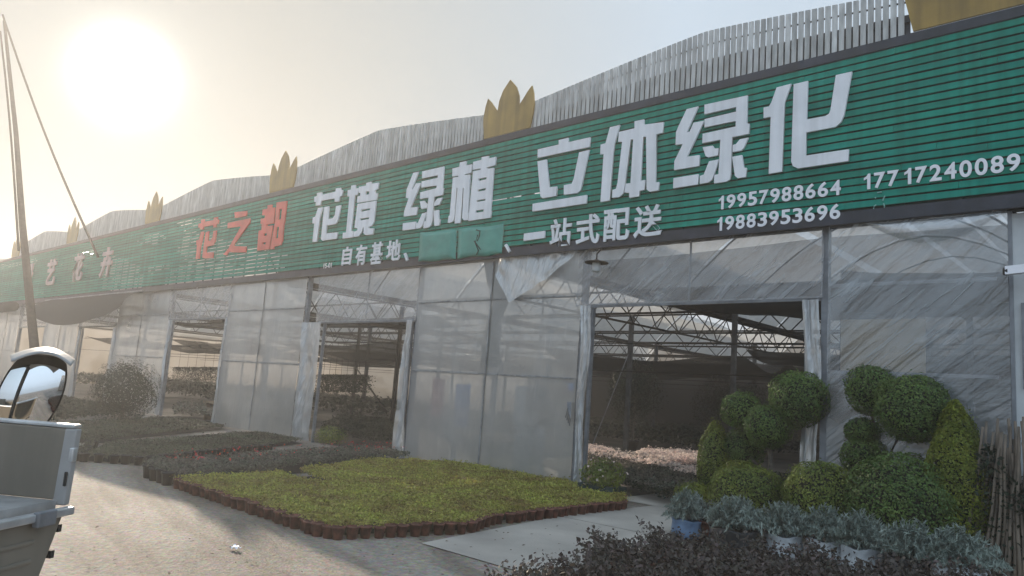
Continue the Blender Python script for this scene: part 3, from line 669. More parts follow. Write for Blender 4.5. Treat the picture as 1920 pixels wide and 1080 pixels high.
CH = [
 ((980,240), 6.75, 'letter', [[(195,272),(460,210),(460,155),(580,125),(580,182),(858,118),(852,240),(192,380)],
   [(190,425),(305,400),(340,752),(435,740),(428,860),(250,890),(228,860)],
   [(718,310),(845,278),(748,740),(735,790),(690,825),(525,845),(525,725),(625,705),(650,640)],
   [(130,960),(815,848),(810,955),(125,1058)]]),
 ((980,240), 6.75, 'letter', [[(1108,-8),(1232,-37),(1165,200),(1150,320),(1105,918),(988,938),(1028,330),(985,338),(990,212),(1052,195)],
   [(1419,-84),(1538,-108),(1538,-41),(1785,-72),(1777,60),(1695,82),(1685,690),(1728,685),(1722,790),(1610,808),(1572,780),(1565,110),(1530,115),(1495,668),(1553,658),(1545,785),(1482,795),(1478,865),(1352,885),(1352,820),(1292,818),(1308,705),(1368,698),(1402,145),(1372,148),(1290,770),(1275,830),(1225,875),(1135,885),(1140,785),(1185,770),(1205,690),(1262,175),(1212,177),(1222,52),(1419,5)]]),
 ((1250,180), 6, 'letter', [[(228,150),(358,118),(230,408),(262,402),(305,302),(425,280),(232,685),(372,665),(368,788),(85,835),(90,735),(185,540),(103,552),(108,410),(130,355)],
   [(80,925),(360,880),(355,995),(75,1040)],
   [(428,100),(912,-5),(905,312),(932,312),(930,425),(740,465),(725,880),(715,940),(670,965),(535,985),(538,890),(585,880),(608,492),(403,532),(408,428),(778,345),(780,282),(428,355),(430,262),(782,178),(785,125),(428,208)],
   [(408,578),(520,560),(540,592),(585,590),(580,668),(465,692),(440,675)], [(745,555),(785,540),(825,490),(920,470),(868,590),(840,615),(745,632)],
   [(480,735),(588,715),(530,900),(510,945),(470,975),(375,990),(378,900),(420,885)], [(740,685),(850,665),(872,808),(900,808),(893,912),(800,925),(770,900)]]),
 ((1420,120), 4.695, 'letter', [[(172,208),(300,175),(242,340),(220,948),(102,968),(120,465),(57,478),(57,385),(105,375),(125,340)],
   [(322,180),(447,150),(437,490),(600,460),(632,440),(645,410),(693,100),(835,68),(765,450),(740,510),(690,555),(433,603),(428,808),(806,752),(803,855),(360,920),(315,900),(300,860)]]),
 ((740,280), 6.75, 'letter', [[(240,297),(303,285),(220,505),(237,505),(272,432),(335,425),(205,738),(293,730),(280,830),(118,852),(125,780),(180,620),(145,615),(155,510)],
   [(108,937),(270,915),(265,1008),(102,1027)],
   [(352,282),(628,218),(608,485),(620,487),(612,578),(505,600),(480,900),(465,965),(430,990),(367,1000),(372,918),(400,905),(432,610),(322,630),(328,545),(532,492),(535,458),(340,485),(345,408),(547,362),(550,328),(350,368)],
   [(322,660),(378,652),(395,680),(420,690),(410,745),(340,755)], [(508,670),(545,625),(605,612),(570,700),(500,720)],
   [(350,815),(405,797),(355,965),(325,998),(272,1005),(280,935),(300,928)], [(497,778),(560,768),(562,885),(577,885),(568,962),(505,972)]]),
 ((740,280), 6.75, 'letter', [[(735,245),(822,222),(830,168),(908,150),(905,205),(980,190),(975,295),(893,315),(893,328),(958,320),(930,800),(938,805),(932,895),(880,900),(858,870),(878,490),(868,490),(838,932),(762,940),(800,490),(790,490),(762,850),(750,905),(720,925),(675,932),(685,850),(700,835),(740,360),(808,348),(808,332),(732,345)],
   [(998,160),(1100,135),(1105,100),(1190,85),(1190,115),(1285,95),(1278,200),(1175,228),(1175,248),(1258,235),(1218,775),(1225,778),(1218,865),(935,908),(945,800),(995,280),(1090,260),(1090,242),(990,262)],
   [(1068,372),(1168,352),(1165,380),(1065,403)], [(1058,512),(1157,490),(1153,520),(1053,538)], [(1047,645),(1155,625),(1150,650),(1045,668)], [(1030,775),(1130,758),(1127,790),(1027,805)]]),
 ((570,330), 8.307, 'letter', [[(165,325),(205,315),(208,265),(280,255),(282,295),(495,245),(500,195),(575,185),(577,225),(605,220),(598,310),(565,318),(555,395),(485,403),(480,350),(275,385),(262,458),(188,460),(190,405),(163,405)],
   [(222,500),(295,488),(250,650),(205,1022),(135,1028),(165,735),(135,738),(140,650),(178,635)],
   [(318,485),(392,472),(378,672),(450,660),(485,610),(502,470),(575,455),(535,680),(510,735),(480,752),(360,772),(345,895),(525,878),(515,975),(290,1008),(268,985),(290,760)]]),
 ((570,330), 8.307, 'letter', [[(685,225),(735,210),(740,150),(805,140),(805,195),(848,190),(840,295),(800,302),(735,860),(770,860),(762,955),(603,975),(610,885),(660,880),(712,315),(680,318)],
   [(862,170),(970,150),(975,108),(1048,90),(1047,122),(1165,103),(1158,205),(1115,215),(1110,262),(1148,265),(1138,370),(830,420),(838,320),(878,310),(880,265),(850,260)], [(965,245),(1022,235),(1018,285),(965,295)],
   [(838,438),(1128,385),(1095,720),(1055,780),(1010,790),(1010,815),(1088,815),(1080,910),(960,920),(930,890),(935,800),(925,800),(900,880),(855,940),(775,950),(782,870),(835,850),(838,815),(790,805)], [(895,525),(1035,502),(1032,530),(892,560)], [(877,665),(1018,642),(1015,672),(875,695)]]),
 ((360,370), 8.642, 'red', [[(110,430),(150,420),(155,360),(200,355),(205,395),(355,370),(360,330),(415,320),(415,360),(435,360),(430,420),(400,430),(390,480),(350,485),(345,450),(195,475),(180,520),(130,520),(130,485),(105,490)],
   [(150,560),(195,555),(165,700),(140,800),(120,990),(65,1000),(85,780),(75,770),(75,700),(120,680)],
   [(225,565),(275,550),(260,710),(310,700),(340,640),(350,545),(400,540),(380,700),(345,770),(240,800),(230,900),(345,890),(340,980),(200,990),(170,975),(200,750)]]),
 ((360,370), 8.642, 'red', [[(690,240),(890,225),(885,300),(700,335)],
   [(585,415),(940,340),(940,410),(690,750),(680,790),(880,800),(875,890),(640,890),(600,880),(560,940),(510,930),(590,840),(620,780),(800,470),(580,495)]]),
 ((360,370), 8.642, 'red', [[(1150,200),(1225,185),(1230,130),(1300,120),(1295,170),(1345,165),(1330,420),(1220,440),(1215,470),(1310,455),(1255,838),(1060,865),(1085,545),(1130,530),(1135,440),(1115,430),(1120,350),(1180,340),(1190,290),(1140,290)], [(1170,585),(1220,580),(1215,620),(1165,625)], [(1150,735),(1200,725),(1195,760),(1145,765)],
   [(1375,85),(1540,60),(1505,390),(1490,440),(1470,700),(1440,770),(1330,800),(1325,835),(1270,840),(1350,400)], [(1420,195),(1465,185),(1445,355),(1400,365)], [(1375,480),(1415,470),(1400,660),(1355,670)]]),
]
for org, sc, mm, polys in CH: glyph_poly(signR, polys, org, sc, M[mm])
def fz(x, y): p = F(x, y, YS-.05); return p[0], p[2]
for ch, (xa, ya), (xb, yb) in [('自',(640,500),(661,461)),('有',(665,500),(689,457)),('基',(693,498),(720,452)),('地',(723,492),(753,448)),
                               ('站',(1030,466),(1073,407)),('式',(1079,462),(1126,399)),('配',(1130,456),(1182,388)),('送',(1187,450),(1243,381))]:
    x0, z0 = fz(xa, ya); x1, z1 = fz(xb, yb); glyph_text(signR, ch, x0, x1, z0+.02, z1, M['letter'], bold=.022)
glyph_poly(signR, [[(983,438),(1022,433),(1022,446),(982,452)]], (0,0), 1, M['letter'])
glyph_poly(signR, [[(757,476),(761,474),(766,487),(762,490)]], (0,0), 1, M['letter'])
glyph_poly(signR, [[(946,460),(950,457),(957,470),(954,474)]], (0,0), 1, M['letter'])
for st, (xa, ya), (xb, yb) in [('19957988664',(1340,389),(1578,331)),('19883953696',(1337,429),(1577,376)),('17717240089',(1611,352),(1915,279))]:
    x0, z0 = fz(xa, ya); x1, z1 = fz(xb, yb)
    zb = (z0 + fz(xb, yb + (38 if xb < 1600 else 44))[1])/2; zt = zb+.20
    # each digit its own raised character
    n = len(st); w = (x1-x0)/n
    for i, c_ in enumerate(st):
        if c_ == '1':
            xc = x0+w*(i+.5)+.012; h_ = zt-zb; b_ = MB(); out = [(xc,0),(xc+.036,0),(xc+.036,h_),(xc+.010,h_),(xc-.006,h_*.86),(xc-.040,h_*.74),(xc-.040,h_*.60),(xc,h_*.70)]
            k_ = len(out); b_.add([(p[0], YS-.036, zb+p[1]) for p in out]+[(p[0], YS-.024, zb+p[1]) for p in out], [tuple(range(k_)), tuple(range(2*k_-1, k_-1, -1))]+[(j, j+k_, (j+1) % k_+k_, (j+1) % k_) for j in range(k_)])
            b_.build('digit', M['white'], signR); continue
        wd = .13
        glyph_text(signR, c_, x0+w*(i+.5)-wd/2*w/.16, x0+w*(i+.5)+wd/2*w/.16, zb, zt, M['white'], 'digit', bold=.022, depth=.012, off_y=.03)
x0, z0 = fz(605, 503); x1, z1 = fz(621, 492); glyph_text(signR, '15-01', x0, x1, z0, z1, M['letter'], 'small_number', bold=.02, depth=.006, off_y=.03)
for ch, a_, b_ in [('卉',(185,523),(214,464)),('花',(134,528),(160,474)),('艺',(84,536),(108,486)),('景',(48,545),(64,497))]:
    x0, z0 = fz(*a_); x1, z1 = fz(*b_); zc = (z0+z1)/2
    glyph_text(signL, ch, x0, x1, 4.52, 5.62, M['brownletter'], bold=.03, depth=.05)
# chalk-like glue marks left by a lost sticker
def mark(pts, r=.008):
    b = MB(); b.tube([tuple(F(x, y, YS-.022)) for x, y in pts], r, 5); return b.build('glue_mark', M['glue'], signR)
M['glue'] = mat('dried_glue', (.25,.50,.46), .6)
mark([(1644.5,361.5),(1653,360)]); mark([(1659,367),(1655,376)]); mark([(1656.5,381.5),(1658.5,387),(1657,392),(1650,394),(1640,394.5),(1638,391),(1639,387),(1643,384)]); mark([(1641,370),(1642,372)])
# two teal tarps pinned over the sign
def tarp(px, label, seed):
    c = [F(x, y, YS-.06) for x, y in px]     # tl, tr, br, bl
    o = MB()
    def fn(u, v):
        top = c[0]*(1-u)+c[1]*u; bot = c[3]*(1-u)+c[2]*u; p = top*(1-v)+bot*v
        e = min(u, 1-u, v, 1-v)
        p = p + np.array([0, -.035*min(1, e*9) - .012*(vnoise(u*5+seed, v*4)-.5), .01*math.sin(u*9+seed)*(1-e)]); return p
    a = o.grid(fn, 30, 20).build('tarpaulin', M['tarp'], None, True)
    sm = a.modifiers.new('thickness', 'SOLIDIFY'); sm.thickness = .006
    return tag(a, label, 'tarpaulin', 'teal tarps over the sign')
tarp([(788,437),(857,430),(855,486),(785,491)], 'teal tarp pinned over the sign, the plain left one of the pair', 1)
tarp([(860,429),(945,421),(941,476),(858,485)], 'teal tarp pinned over the sign, right one of the pair with the dark tear', 5)
b = MB()
for pl in ([(893,431),(900,433),(899,442),(895,452)], [(896,440),(891,455),(897,470),(893,478)], [(889,452),(897,462),(901,468)]):
    b.tube([tuple(F(x, y, YS-.105)) for x, y in pl], .012, 5)
M['dark'] = mat('dark_tear', (.01,.04,.035), .8)
o = b.build('tear', M['dark'], bpy.data.objects['tarpaulin.001'])

# ------------------------------------------------------------------ parapet of pale slats + petal ornaments
ORN = [6.15, -1.90, -9.83, -17.95, -25.95, -33.95]
for k in range(5):
    xa, xb = ORN[k+1]+.45, ORN[k]-.72 if k else ORN[0]-1.27
    if k: xb = ORN[k]-.62
    xm = BAY[k]
    root = empty('slat_fence', ((xa+xb)/2, YS, 6.17),
                 ['pale grey vertical slats arching over the phone numbers, nearest the right edge', 'pale grey slat parapet arching above the white characters between two gold ornaments',
                  'slat parapet rising above the red characters', 'hazy grey slat parapet between the third and fourth gold ornaments', 'small faint slat parapet at the far left end'][k],
                 'parapet fence', 'slatted parapets along the roof edge')
    def top(x):
        u = abs(x-xm)/4.0; return 6.60 + .42*(1-u**1.15) if u < 1 else 6.6
    b = MB(); x = xa
    while x < xb-.07:
        z0, z1 = top(x), top(x+.068)
        b.hexa([(x, YS-.015, 6.17), (x+.066, YS-.015, 6.17), (x+.066, YS+.012, 6.17), (x, YS+.012, 6.17)],
               [(x, YS-.015, z0), (x+.066, YS-.015, z1), (x+.066, YS+.012, z1), (x, YS+.012, z0)])
        x += .09
    b.build('slats', M['slat'], root)
    b = MB()
    for fz_ in (.30, .78):
        pts = [(x, YS+.035, 6.17+(top(x)-6.17)*fz_) for x in np.linspace(xa, xb, 16)]; b.tube(pts, .014, 4)
    b.build('rail', M['darksteel'], root)
    b = MB(); xs = np.linspace(xa, xb, 20)
    for u, w in zip(xs[:-1], xs[1:]):
        h0 = 6.17+(top(u)-6.17)*.5; h1 = 6.17+(top(w)-6.17)*.5
        b.hexa([(u, YS+.05, 6.10), (w, YS+.05, 6.10), (w, YS+.07, 6.10), (u, YS+.07, 6.10)], [(u, YS+.05, h0), (w, YS+.05, h1), (w, YS+.07, h1), (u, YS+.07, h0)])
    b.build('backing', M['trim'], root)
def petal_outline(big=False):
    pts = []
    def petal(cx, base_w, zb, zt, lean, n=9, side=0):
        l = []; 
        for i in range(n+1):
            t = i/n; w = base_w*math.sin(math.pi*(.42+.58*t))**.8 if t < 1 else 0
            l.append((t, w))
        return [(cx-w+lean*t, zb+(zt-zb)*t) for t, w in l], [(cx+w+lean*t, zb+(zt-zb)*t) for t, w in l][::-1]
    L1, R1 = petal(-.42, .19, 6.45, 6.96, -.12); L2, R2 = petal(0, .24, 6.45, 7.22, 0); L3, R3 = petal(.42, .19, 6.45, 6.96, .12)
    # union outline of three petals over a slightly flared base
    out = [(-.55, 6.17), (.55, 6.17)]
    out += [p for p in R3[::-1]][::1][:0]
    right = [(.60, 6.45), (.61, 6.60), (.58, 6.82), (.53, 6.97), (.44, 6.88), (.33, 6.74), (.26, 6.66), (.24, 6.85), (.16, 7.04), (.0, 7.22)]
    left = [(-x, z) for x, z in right[:-1]][::-1]
    return out + right + left
for i, x in enumerate(ORN):
    pl = petal_outline(); s_ = 1.0 if i else 2.1
    b = MB(); n = len(pl); y0, y1 = YS-.05, YS-.02
    b.add([(x+p[0]*s_*1.05, y0, 6.172+(p[1]-6.17)*(1 if i else 1.9)) for p in pl] + [(x+p[0]*s_*1.05, y1, 6.172+(p[1]-6.17)*(1 if i else 1.9)) for p in pl], [tuple(range(n)), tuple(range(2*n-1, n-1, -1))] + [(j, j+n, (j+1) % n+n, (j+1) % n) for j in range(n)])
    o = b.build('petal_ornament', M['gold'])
    tag(o, ['huge gold panel on the sign top at the right edge of the picture', 'gold petal shaped ornament above the character at the middle of the sign',
            'gold petal ornament standing above the red and white characters', 'faded gold petal ornament, third from the left end', 'small hazy gold petal ornament, second from the left end',
            'tiny gold petal ornament beside the leaning pole at far left'][i], 'ornament', 'gold petal ornaments along the sign top')

# ------------------------------------------------------------------ things fixed to the facade
lx, lz = F(1118, 500, -.35)[0], F(1118, 492, -.35)[2]
lamp = empty('outdoor_lamp', (lx, -.35, lz), 'round flat shaded lamp with white glass jar below the sign', 'lamp')
MB().lathe([(.001,.05),(.03,.045),(.06,.03),(.19,.0),(.19,-.012),(.05,-.01),(.001,-.008)], (lx,-.35,lz), 24).build('lamp_shade', M['darksteel'], lamp, True)
MB().lathe([(.001,-.01),(.065,-.012),(.068,-.05),(.060,-.055),(.066,-.06),(.066,-.14),(.05,-.155),(.001,-.157)], (lx,-.35,lz), 18).build('glass_jar', M['pale'], lamp, True)
MB().tube([(lx,-.35,lz+.04),(lx,-.35,lz+.14),(lx,-.20,lz+.26)], .012, 6).build('bracket', M['darksteel'], lamp)
cx, cz = F(1908, 506, -.32)[0], F(1908, 506, -.32)[2]
cc = empty('security_camera', (cx, -.3, cz), 'white security camera on a bracket beside the right door', 'camera')
MB().hexa([(cx-.10,-.42,cz-.06),(cx+.26,-.30,cz-.01),(cx+.26,-.22,cz-.01),(cx-.10,-.34,cz-.06)], [(cx-.10,-.42,cz+.03),(cx+.26,-.30,cz+.08),(cx+.26,-.22,cz+.08),(cx-.10,-.34,cz+.03)]).build('housing', M['white'], cc)
MB().lathe([(.001,0),(.04,0),(.045,.03),(.001,.03)], (cx-.12,-.385,cz-.02), 14, (1,.35,0)).build('lens', M['rubber'], cc)
MB().tube([(cx+.1,-.30,cz-.05),(cx+.12,-.25,cz-.13),(cx+.12,-.09,cz-.13)], .018, 8).build('bracket', M['white'], cc)
wx = 6.02
w_ = empty('notice_window', (wx, -.09, 0), 'dark narrow window in the pale corner panel', 'window')
MB().box(wx-.03, wx+.30, -.085, -.074, 1.9, 2.75).build('pane', M['rubber'], w_)
for a_ in ((wx-.07,wx-.03,1.86,2.79),(wx+.30,wx+.34,1.86,2.79)): MB().box(a_[0],a_[1],-.105,-.072,a_[2],a_[3]).build('frame', M['steel'], w_)
b = MB()
for i in range(4): b.tube([(-.18+.02*i,-.12,1.35),(-.14+.02*i,-.16,1.25-.05*i),(-.2+.03*i,-.13,1.1-.04*i)], .012, 5)
tag(b.build('tied_rope', M['steel']), 'knotted grey rope tied to the post left of the big doorway', 'rope')

# dark awning and roller at the far left
b = MB()
def aw(u, v):
    x = -28.1+10.2*u; y = -.25-.55*v
    sag = .16+.84*math.sin(math.pi*min(1, max(0, u*.93+.04)))**.45
    return (x, y-.12*math.sin(v*3), 3.84 - 1.12*v*sag + .06*vnoise(u*8, v*4))
aw_ = empty('awning', (-23.1, -.3, 3.8), 'sagging dark grey cloth awning under the far end of the sign', 'awning')
b.grid(aw, 40, 10).build('cloth', M['awning'], aw_, True)
MB().tube([(-28.1,-.24,3.87),(-17.9,-.24,3.87)], .035, 6).build('top_bar', M['steel'], aw_)
aw2 = empty('rolled_awning', (-36, -.6, 3.6), 'rolled up dark awning beside the leaning pole at the left edge', 'awning')
MB().tube([(-46,-.6,3.70),(-38,-.62,3.62),(-31.2,-.6,3.66)], .22, 10).build('roll', M['awning'], aw2, True)
MB().tube([(-31.4,-.6,3.7),(-31.4,-.05,3.82)], .03, 6).build('bracket', M['steel'], aw2)

# things seen through the film
def item(name, mb, m, label, cat, group=None): return tag(mb.build(name, m), label, cat, group)
p = F(820, 745, .5); item('red_cloth', MB().grid(lambda u,v: (p[0]-.18+.36*u, .5+.04*math.sin(u*9), p[2]+.38-.76*v), 10, 4), M['cloth_red'], 'blurred red cloth hanging behind the cloudy film', 'cloth')
p2 = F(866, 760, .6); item('blue_cloth', MB().grid(lambda u,v: (p2[0]-.2+.40*u, .6+.04*math.sin(u*9), p2[2]+.42-.84*v), 10, 4), M['cloth_blue'], 'blurred blue cloth hanging behind the cloudy film', 'cloth')
p = F(985, 745, .4)
cb = empty('white_cabinet', (p[0], .4, 0), 'white cabinet with a dark door behind the film beside the doorway', 'cabinet')
MB().box(p[0]-.25,p[0]+.02,.4,.75,p[2]-.5,p[2]+.2).build('carcass', M['pale'], cb); MB().box(p[0]+.03,p[0]+.22,.38,.75,p[2]-.2,p[2]+.2).build('door', M['trim'], cb); MB().box(p[0]-.15,p[0]+.22,.36,.75,0,p[2]-.52).build('base', M['pale'], cb)
p = F(1067, 725, -.1); item('blue_notice', MB().box(p[0]-.05,p[0]+.05,-.055,-.045,p[2]-.06,p[2]+.06), M['cloth_blue'], 'small bright blue notice on the film near the doorway post', 'notice')
item('tan_board', MB().box(3.93, 4.92, .28, .30, 1.98, 2.68), M['board'], 'large tan board hung behind the wrinkled film at right', 'board')

# hanging plants in the second and third doorways
def hanging(x, y, z, n, seed, label, group):
    t = empty('hanging_plant', (x,y,z), label, 'hanging plant', group)
    g = np.random.default_rng(seed); P = np.column_stack([x+g.normal(size=n)*.14, y+g.normal(size=n)*.14, z+.12-.5*g.random(n)**1.5])
    v, f = leaves(P, np.tile([0,0,-.3], (n,1))+g.normal(size=(n,3)), .06, .5, .3, seed); npmesh('foliage', v, f, M['leaf_dark'], t, (x,y,z))
    pot_mb(.11, .14, (x,y,z)).build('pot', M['blackpot'], t, True)
    MB().tube([(x,y,z+.1),(x,y,z+1.1)], .006, 4).build('wire', M['darksteel'], t)
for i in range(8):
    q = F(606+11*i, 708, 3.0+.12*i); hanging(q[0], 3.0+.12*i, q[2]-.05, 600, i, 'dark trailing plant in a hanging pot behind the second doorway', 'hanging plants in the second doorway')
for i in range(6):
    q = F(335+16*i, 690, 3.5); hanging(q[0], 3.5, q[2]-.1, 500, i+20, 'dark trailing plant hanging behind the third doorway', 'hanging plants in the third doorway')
b = MB()

# ------------------------------------------------------------------ ground cover beds outside
LB = M['leaf_bed']
green = [(-1.84,-5.5),(1.44,-5.55),(1.80,-4.25),(1.57,-3.72),(1.56,-1.05),(1.12,-.42),(-.10,-.18),(-2.7,-.15),(-3.3,-1.6),(-2.32,-3.57),(-1.40,-3.75),(-1.0,-3.9),(-1.15,-4.1),(-2.2,-4.0)]
ground_bed('ground_cover', green, .15, 4600, .036, LB, 'bright yellow green ground cover plants packed in front of the film wall', 'ground cover', 5)
sheet('soil_sheet', ccw([(p[0]*.97, p[1]*.985) for p in green]), .012, M['soil'])
edge_pots([(-1.84,-5.56),(1.5,-5.6),(1.86,-4.22),(1.63,-3.70),(1.62,-1.07),(1.16,-.42)], .062, .115, M['terracotta'],
          'small terracotta pot edging the bright green ground cover', 'plant pot', 'terracotta pots edging the green bed', 3, LB)
red = [(-2.82,-5.45),(-1.95,-5.5),(-2.42,-4.0),(-3.3,-1.6),(-3.5,-.5),(-4.5,-.3),(-4.95,-.6),(-3.25,-5.0)]
ground_bed('rose_bed', red, .21, 2600, .042, M['leaf_red'], 'dark reddish leafy potted plants between the road and the film wall', 'plants', 15)
g = np.random.default_rng(4); q = poly_pts(red, 240, 77); v, f = leaves(np.column_stack([q, .27+.05*g.random(240)]), np.tile([0,0,1.], (240,1)), .035, .8, .2, 3)
tag(npmesh('red_blossoms', v, f, M['petalred']), 'tiny red blossoms over the reddish plants', 'flowers', kind='stuff')
sheet('soil_sheet', ccw(red), .012, M['soil'])
edge_pots([(-3.3,-5.1),(-2.85,-5.5),(-1.98,-5.58)], .085, .17, M['blackpot'], 'black pot at the road edge of the reddish bed', 'plant pot', 'black pots edging the reddish bed', 9, M['leaf_red'], .04, 40)
bedC = [(-4.66,-5.69),(-4.08,-5.02),(-4.95,-4.0),(-7.2,-.45),(-9.3,-.4),(-6.45,-4.75)]
ground_bed('low_plant_bed', bedC, .12, 1500, .045, M['leaf_dull'], 'dull dark low plant bed in front of the third film wall', 'plants', 25)
sheet('soil_sheet', ccw(bedC), .012, M['soil'])
edge_pots([(-6.5,-4.95),(-4.68,-5.75),(-4.02,-5.05),(-4.73,-4.1),(-6.0,-1.9)], .075, .13, M['blackpot'], 'black pot edging the dull low plant bed', 'plant pot', 'black pots edging the low bed', 19, M['leaf_dull'], .035, 24, .17)
bedD = [(-7.4,-5.3),(-7.2,-4.5),(-8.1,-3.7),(-10.8,-.45),(-13.1,-.45),(-13.3,-1.2),(-11.1,-3.9)]
ground_bed('far_plant_bed', bedD, .13, 1100, .055, M['leaf_dull'], 'hazy low plant bed farthest up the yard by the third doorway', 'plants', 35)
sheet('soil_sheet', ccw(bedD), .012, M['soil'])
bedE = [(-12.5,-5.4),(-10.5,-4.6),(-15.5,-.9),(-24,-.7),(-22,-2.6)]
ground_bed('far_hedge_plants', bedE, .22, 500, .08, M['leaf_dark'], 'dark low plants in the distance below the awning', 'plants', 45)
for a_, c_, lab in (((520,899),(556,908),'pale concrete block edging the gap in the beds, left piece'), ((560,908),(600,917),'pale concrete block edging the gap in the beds, right piece')):
    p, q = G(*a_), G(*c_); d = (q-p)/np.linalg.norm(q-p); n = np.array([-d[1], d[0], 0])*.06
    o = MB().hexa([p-n, q-n, q+n, p+n], [x+np.array([0,0,.06]) for x in (p-n, q-n, q+n, p+n)]).build('concrete_block', M['conc_strip']); tag(o, lab, 'concrete block')
for (x, y), lab, s_ in (((440,1032),'crumpled white litter lying on the road',.05), ((1050,968),'scrap of white litter on the concrete by the green bed',.045)):
    p = G(x, y); b = MB()
    b.grid(lambda u,v: (p[0]+s_*2*(u-.5)+.01*vnoise(u*5,v*5), p[1]+s_*1.2*(v-.5), .012+.03*vnoise(u*4+x, v*4)), 6, 6); o = b.build('litter', M['white']); tag(o, lab, 'litter')

# dry leaves and grit blown over the yard
g = np.random.default_rng(61); q = poly_pts([(-6,-9),(3.2,-8.5),(3.3,-2.2),(1.9,-2.6),(1.9,-5.8),(-2.2,-5.9),(-5.5,-6.6)], 420, 6)
v, f = leaves(np.column_stack([q, .008+.010*g.random(420)]), np.tile([0,0,1.], (420,1)), .03, .55, .2, 62, 0, .15)
tag(npmesh('fallen_leaves', v, f, M['dryleaf']), 'dry fallen leaves scattered on the road', 'leaves', kind='stuff')
# pale clump by the second doorway, planter with white flowers by the first
def clump(c, r, n, size, m, seed, label, cat, name='shrub', aspect=.5, upright=0.0, parts=None):
    t = empty(name, (c[0], c[1], 0), label, cat)
    P, d = ball_pts(c, r, n, seed, .15, .5); P[:,2] = np.maximum(P[:,2], .02)
    v, f = leaves(P, d, size, aspect, .3, seed, upright); npmesh('foliage', v, f, m, t, (c[0], c[1], 0)); return t
q = G(618, 832); clump((q[0], q[1], .18), (.42,.35,.22), 1500, .045, M['leaf_mix'], 61, 'pale green low shrub beside the second doorway curtain', 'shrub')
q = G(1125, 936)
pl = empty('planter', (q[0], q[1]+.1, 0), 'dark green planter box of yellow and white flowers by the doorway', 'planter')
MB().box(q[0]-.33, q[0]+.30, q[1]-.12, q[1]+.22, 0, .20).build('box', M['curtain'], pl)
P, d = ball_pts((q[0], q[1]+.05, .33), (.36,.24,.24), 1500, 71, .15, .6); v, f = leaves(P, d, .05, .5, .3, 5); npmesh('foliage', v, f, M['leaf_mix'], pl, (q[0], q[1]+.1, 0))
P, d = ball_pts((q[0], q[1]+.05, .33), (.37,.26,.26), 30, 73, .15, .2); v, f = leaves(P, d, .045, .9, .2, 6); npmesh('flowers', v, f, M['petal'], pl, (q[0], q[1]+.1, 0))
# rounded dark bush under the awning
q = G(175, 797); t = clump((q[0], q[1]+.6, .80), (.85,.75,.78), 9000, .05, M['leaf_dark'], 81, 'rounded dark bush standing under the far awning', 'bush', 'bush')
MB().tube([(q[0],q[1]+.6,0),(q[0],q[1]+.6,.6)], .05, 6).build('trunk', M['bark'], t)

# ------------------------------------------------------------------ plants inside
def gp(l, z=0.0): return [tuple(G(x, y, z)[:2]) for x, y in l]
ground_bed('dark_plant_rows', ccw(gp([(1100,858),(1160,850),(1255,878),(1300,895),(1310,925),(1240,925),(1160,905)], .15)), .25, 1700, .05, M['leaf_red'], 'dark reddish potted plants just inside the big doorway', 'plants', 91)
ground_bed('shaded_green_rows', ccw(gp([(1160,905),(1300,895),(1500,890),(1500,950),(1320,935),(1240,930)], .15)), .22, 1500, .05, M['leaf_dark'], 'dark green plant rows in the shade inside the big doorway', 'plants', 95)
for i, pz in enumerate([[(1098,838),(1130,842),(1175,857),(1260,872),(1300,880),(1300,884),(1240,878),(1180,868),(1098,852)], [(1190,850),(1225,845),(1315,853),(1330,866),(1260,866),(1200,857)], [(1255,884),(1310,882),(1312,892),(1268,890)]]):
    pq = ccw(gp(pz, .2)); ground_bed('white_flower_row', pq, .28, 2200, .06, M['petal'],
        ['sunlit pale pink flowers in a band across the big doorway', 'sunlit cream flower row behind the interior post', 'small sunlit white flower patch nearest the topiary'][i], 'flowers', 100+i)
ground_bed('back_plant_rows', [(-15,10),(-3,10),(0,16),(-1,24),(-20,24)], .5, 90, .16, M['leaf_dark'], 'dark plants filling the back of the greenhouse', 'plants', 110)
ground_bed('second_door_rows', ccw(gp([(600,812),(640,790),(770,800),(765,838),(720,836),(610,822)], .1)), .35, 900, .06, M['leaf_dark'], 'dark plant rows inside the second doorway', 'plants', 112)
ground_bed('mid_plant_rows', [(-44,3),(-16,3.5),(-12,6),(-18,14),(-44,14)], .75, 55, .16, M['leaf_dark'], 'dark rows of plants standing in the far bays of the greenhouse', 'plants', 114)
ground_bed('third_door_rows', ccw(gp([(320,785),(340,770),(430,770),(415,790)], .1)), .4, 500, .08, M['leaf_red'], 'dark reddish plants inside the third doorway', 'plants', 113)
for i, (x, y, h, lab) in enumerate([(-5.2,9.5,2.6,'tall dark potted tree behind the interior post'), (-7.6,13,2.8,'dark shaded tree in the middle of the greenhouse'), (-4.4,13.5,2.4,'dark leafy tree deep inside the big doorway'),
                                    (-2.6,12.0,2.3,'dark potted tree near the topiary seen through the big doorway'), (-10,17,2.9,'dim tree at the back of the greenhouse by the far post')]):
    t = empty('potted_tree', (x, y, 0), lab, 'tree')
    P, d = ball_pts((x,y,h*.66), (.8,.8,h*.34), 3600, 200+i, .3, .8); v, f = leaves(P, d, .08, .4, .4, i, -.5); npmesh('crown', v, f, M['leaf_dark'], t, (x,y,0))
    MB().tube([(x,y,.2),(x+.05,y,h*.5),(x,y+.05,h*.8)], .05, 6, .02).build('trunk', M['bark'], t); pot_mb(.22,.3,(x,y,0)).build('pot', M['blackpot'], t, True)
q = G(340, 788)
tb = empty('bench', (q[0], q[1], 0), 'low cluttered bench inside the third doorway', 'bench')
MB().box(q[0]-.5,q[0]+.5,.6,1.1,.5,.56).build('top', M['wood'], tb); MB().box(q[0]-.45,q[0]+.1,.95,1.0,.56,1.1).build('back', M['darksteel'], tb)
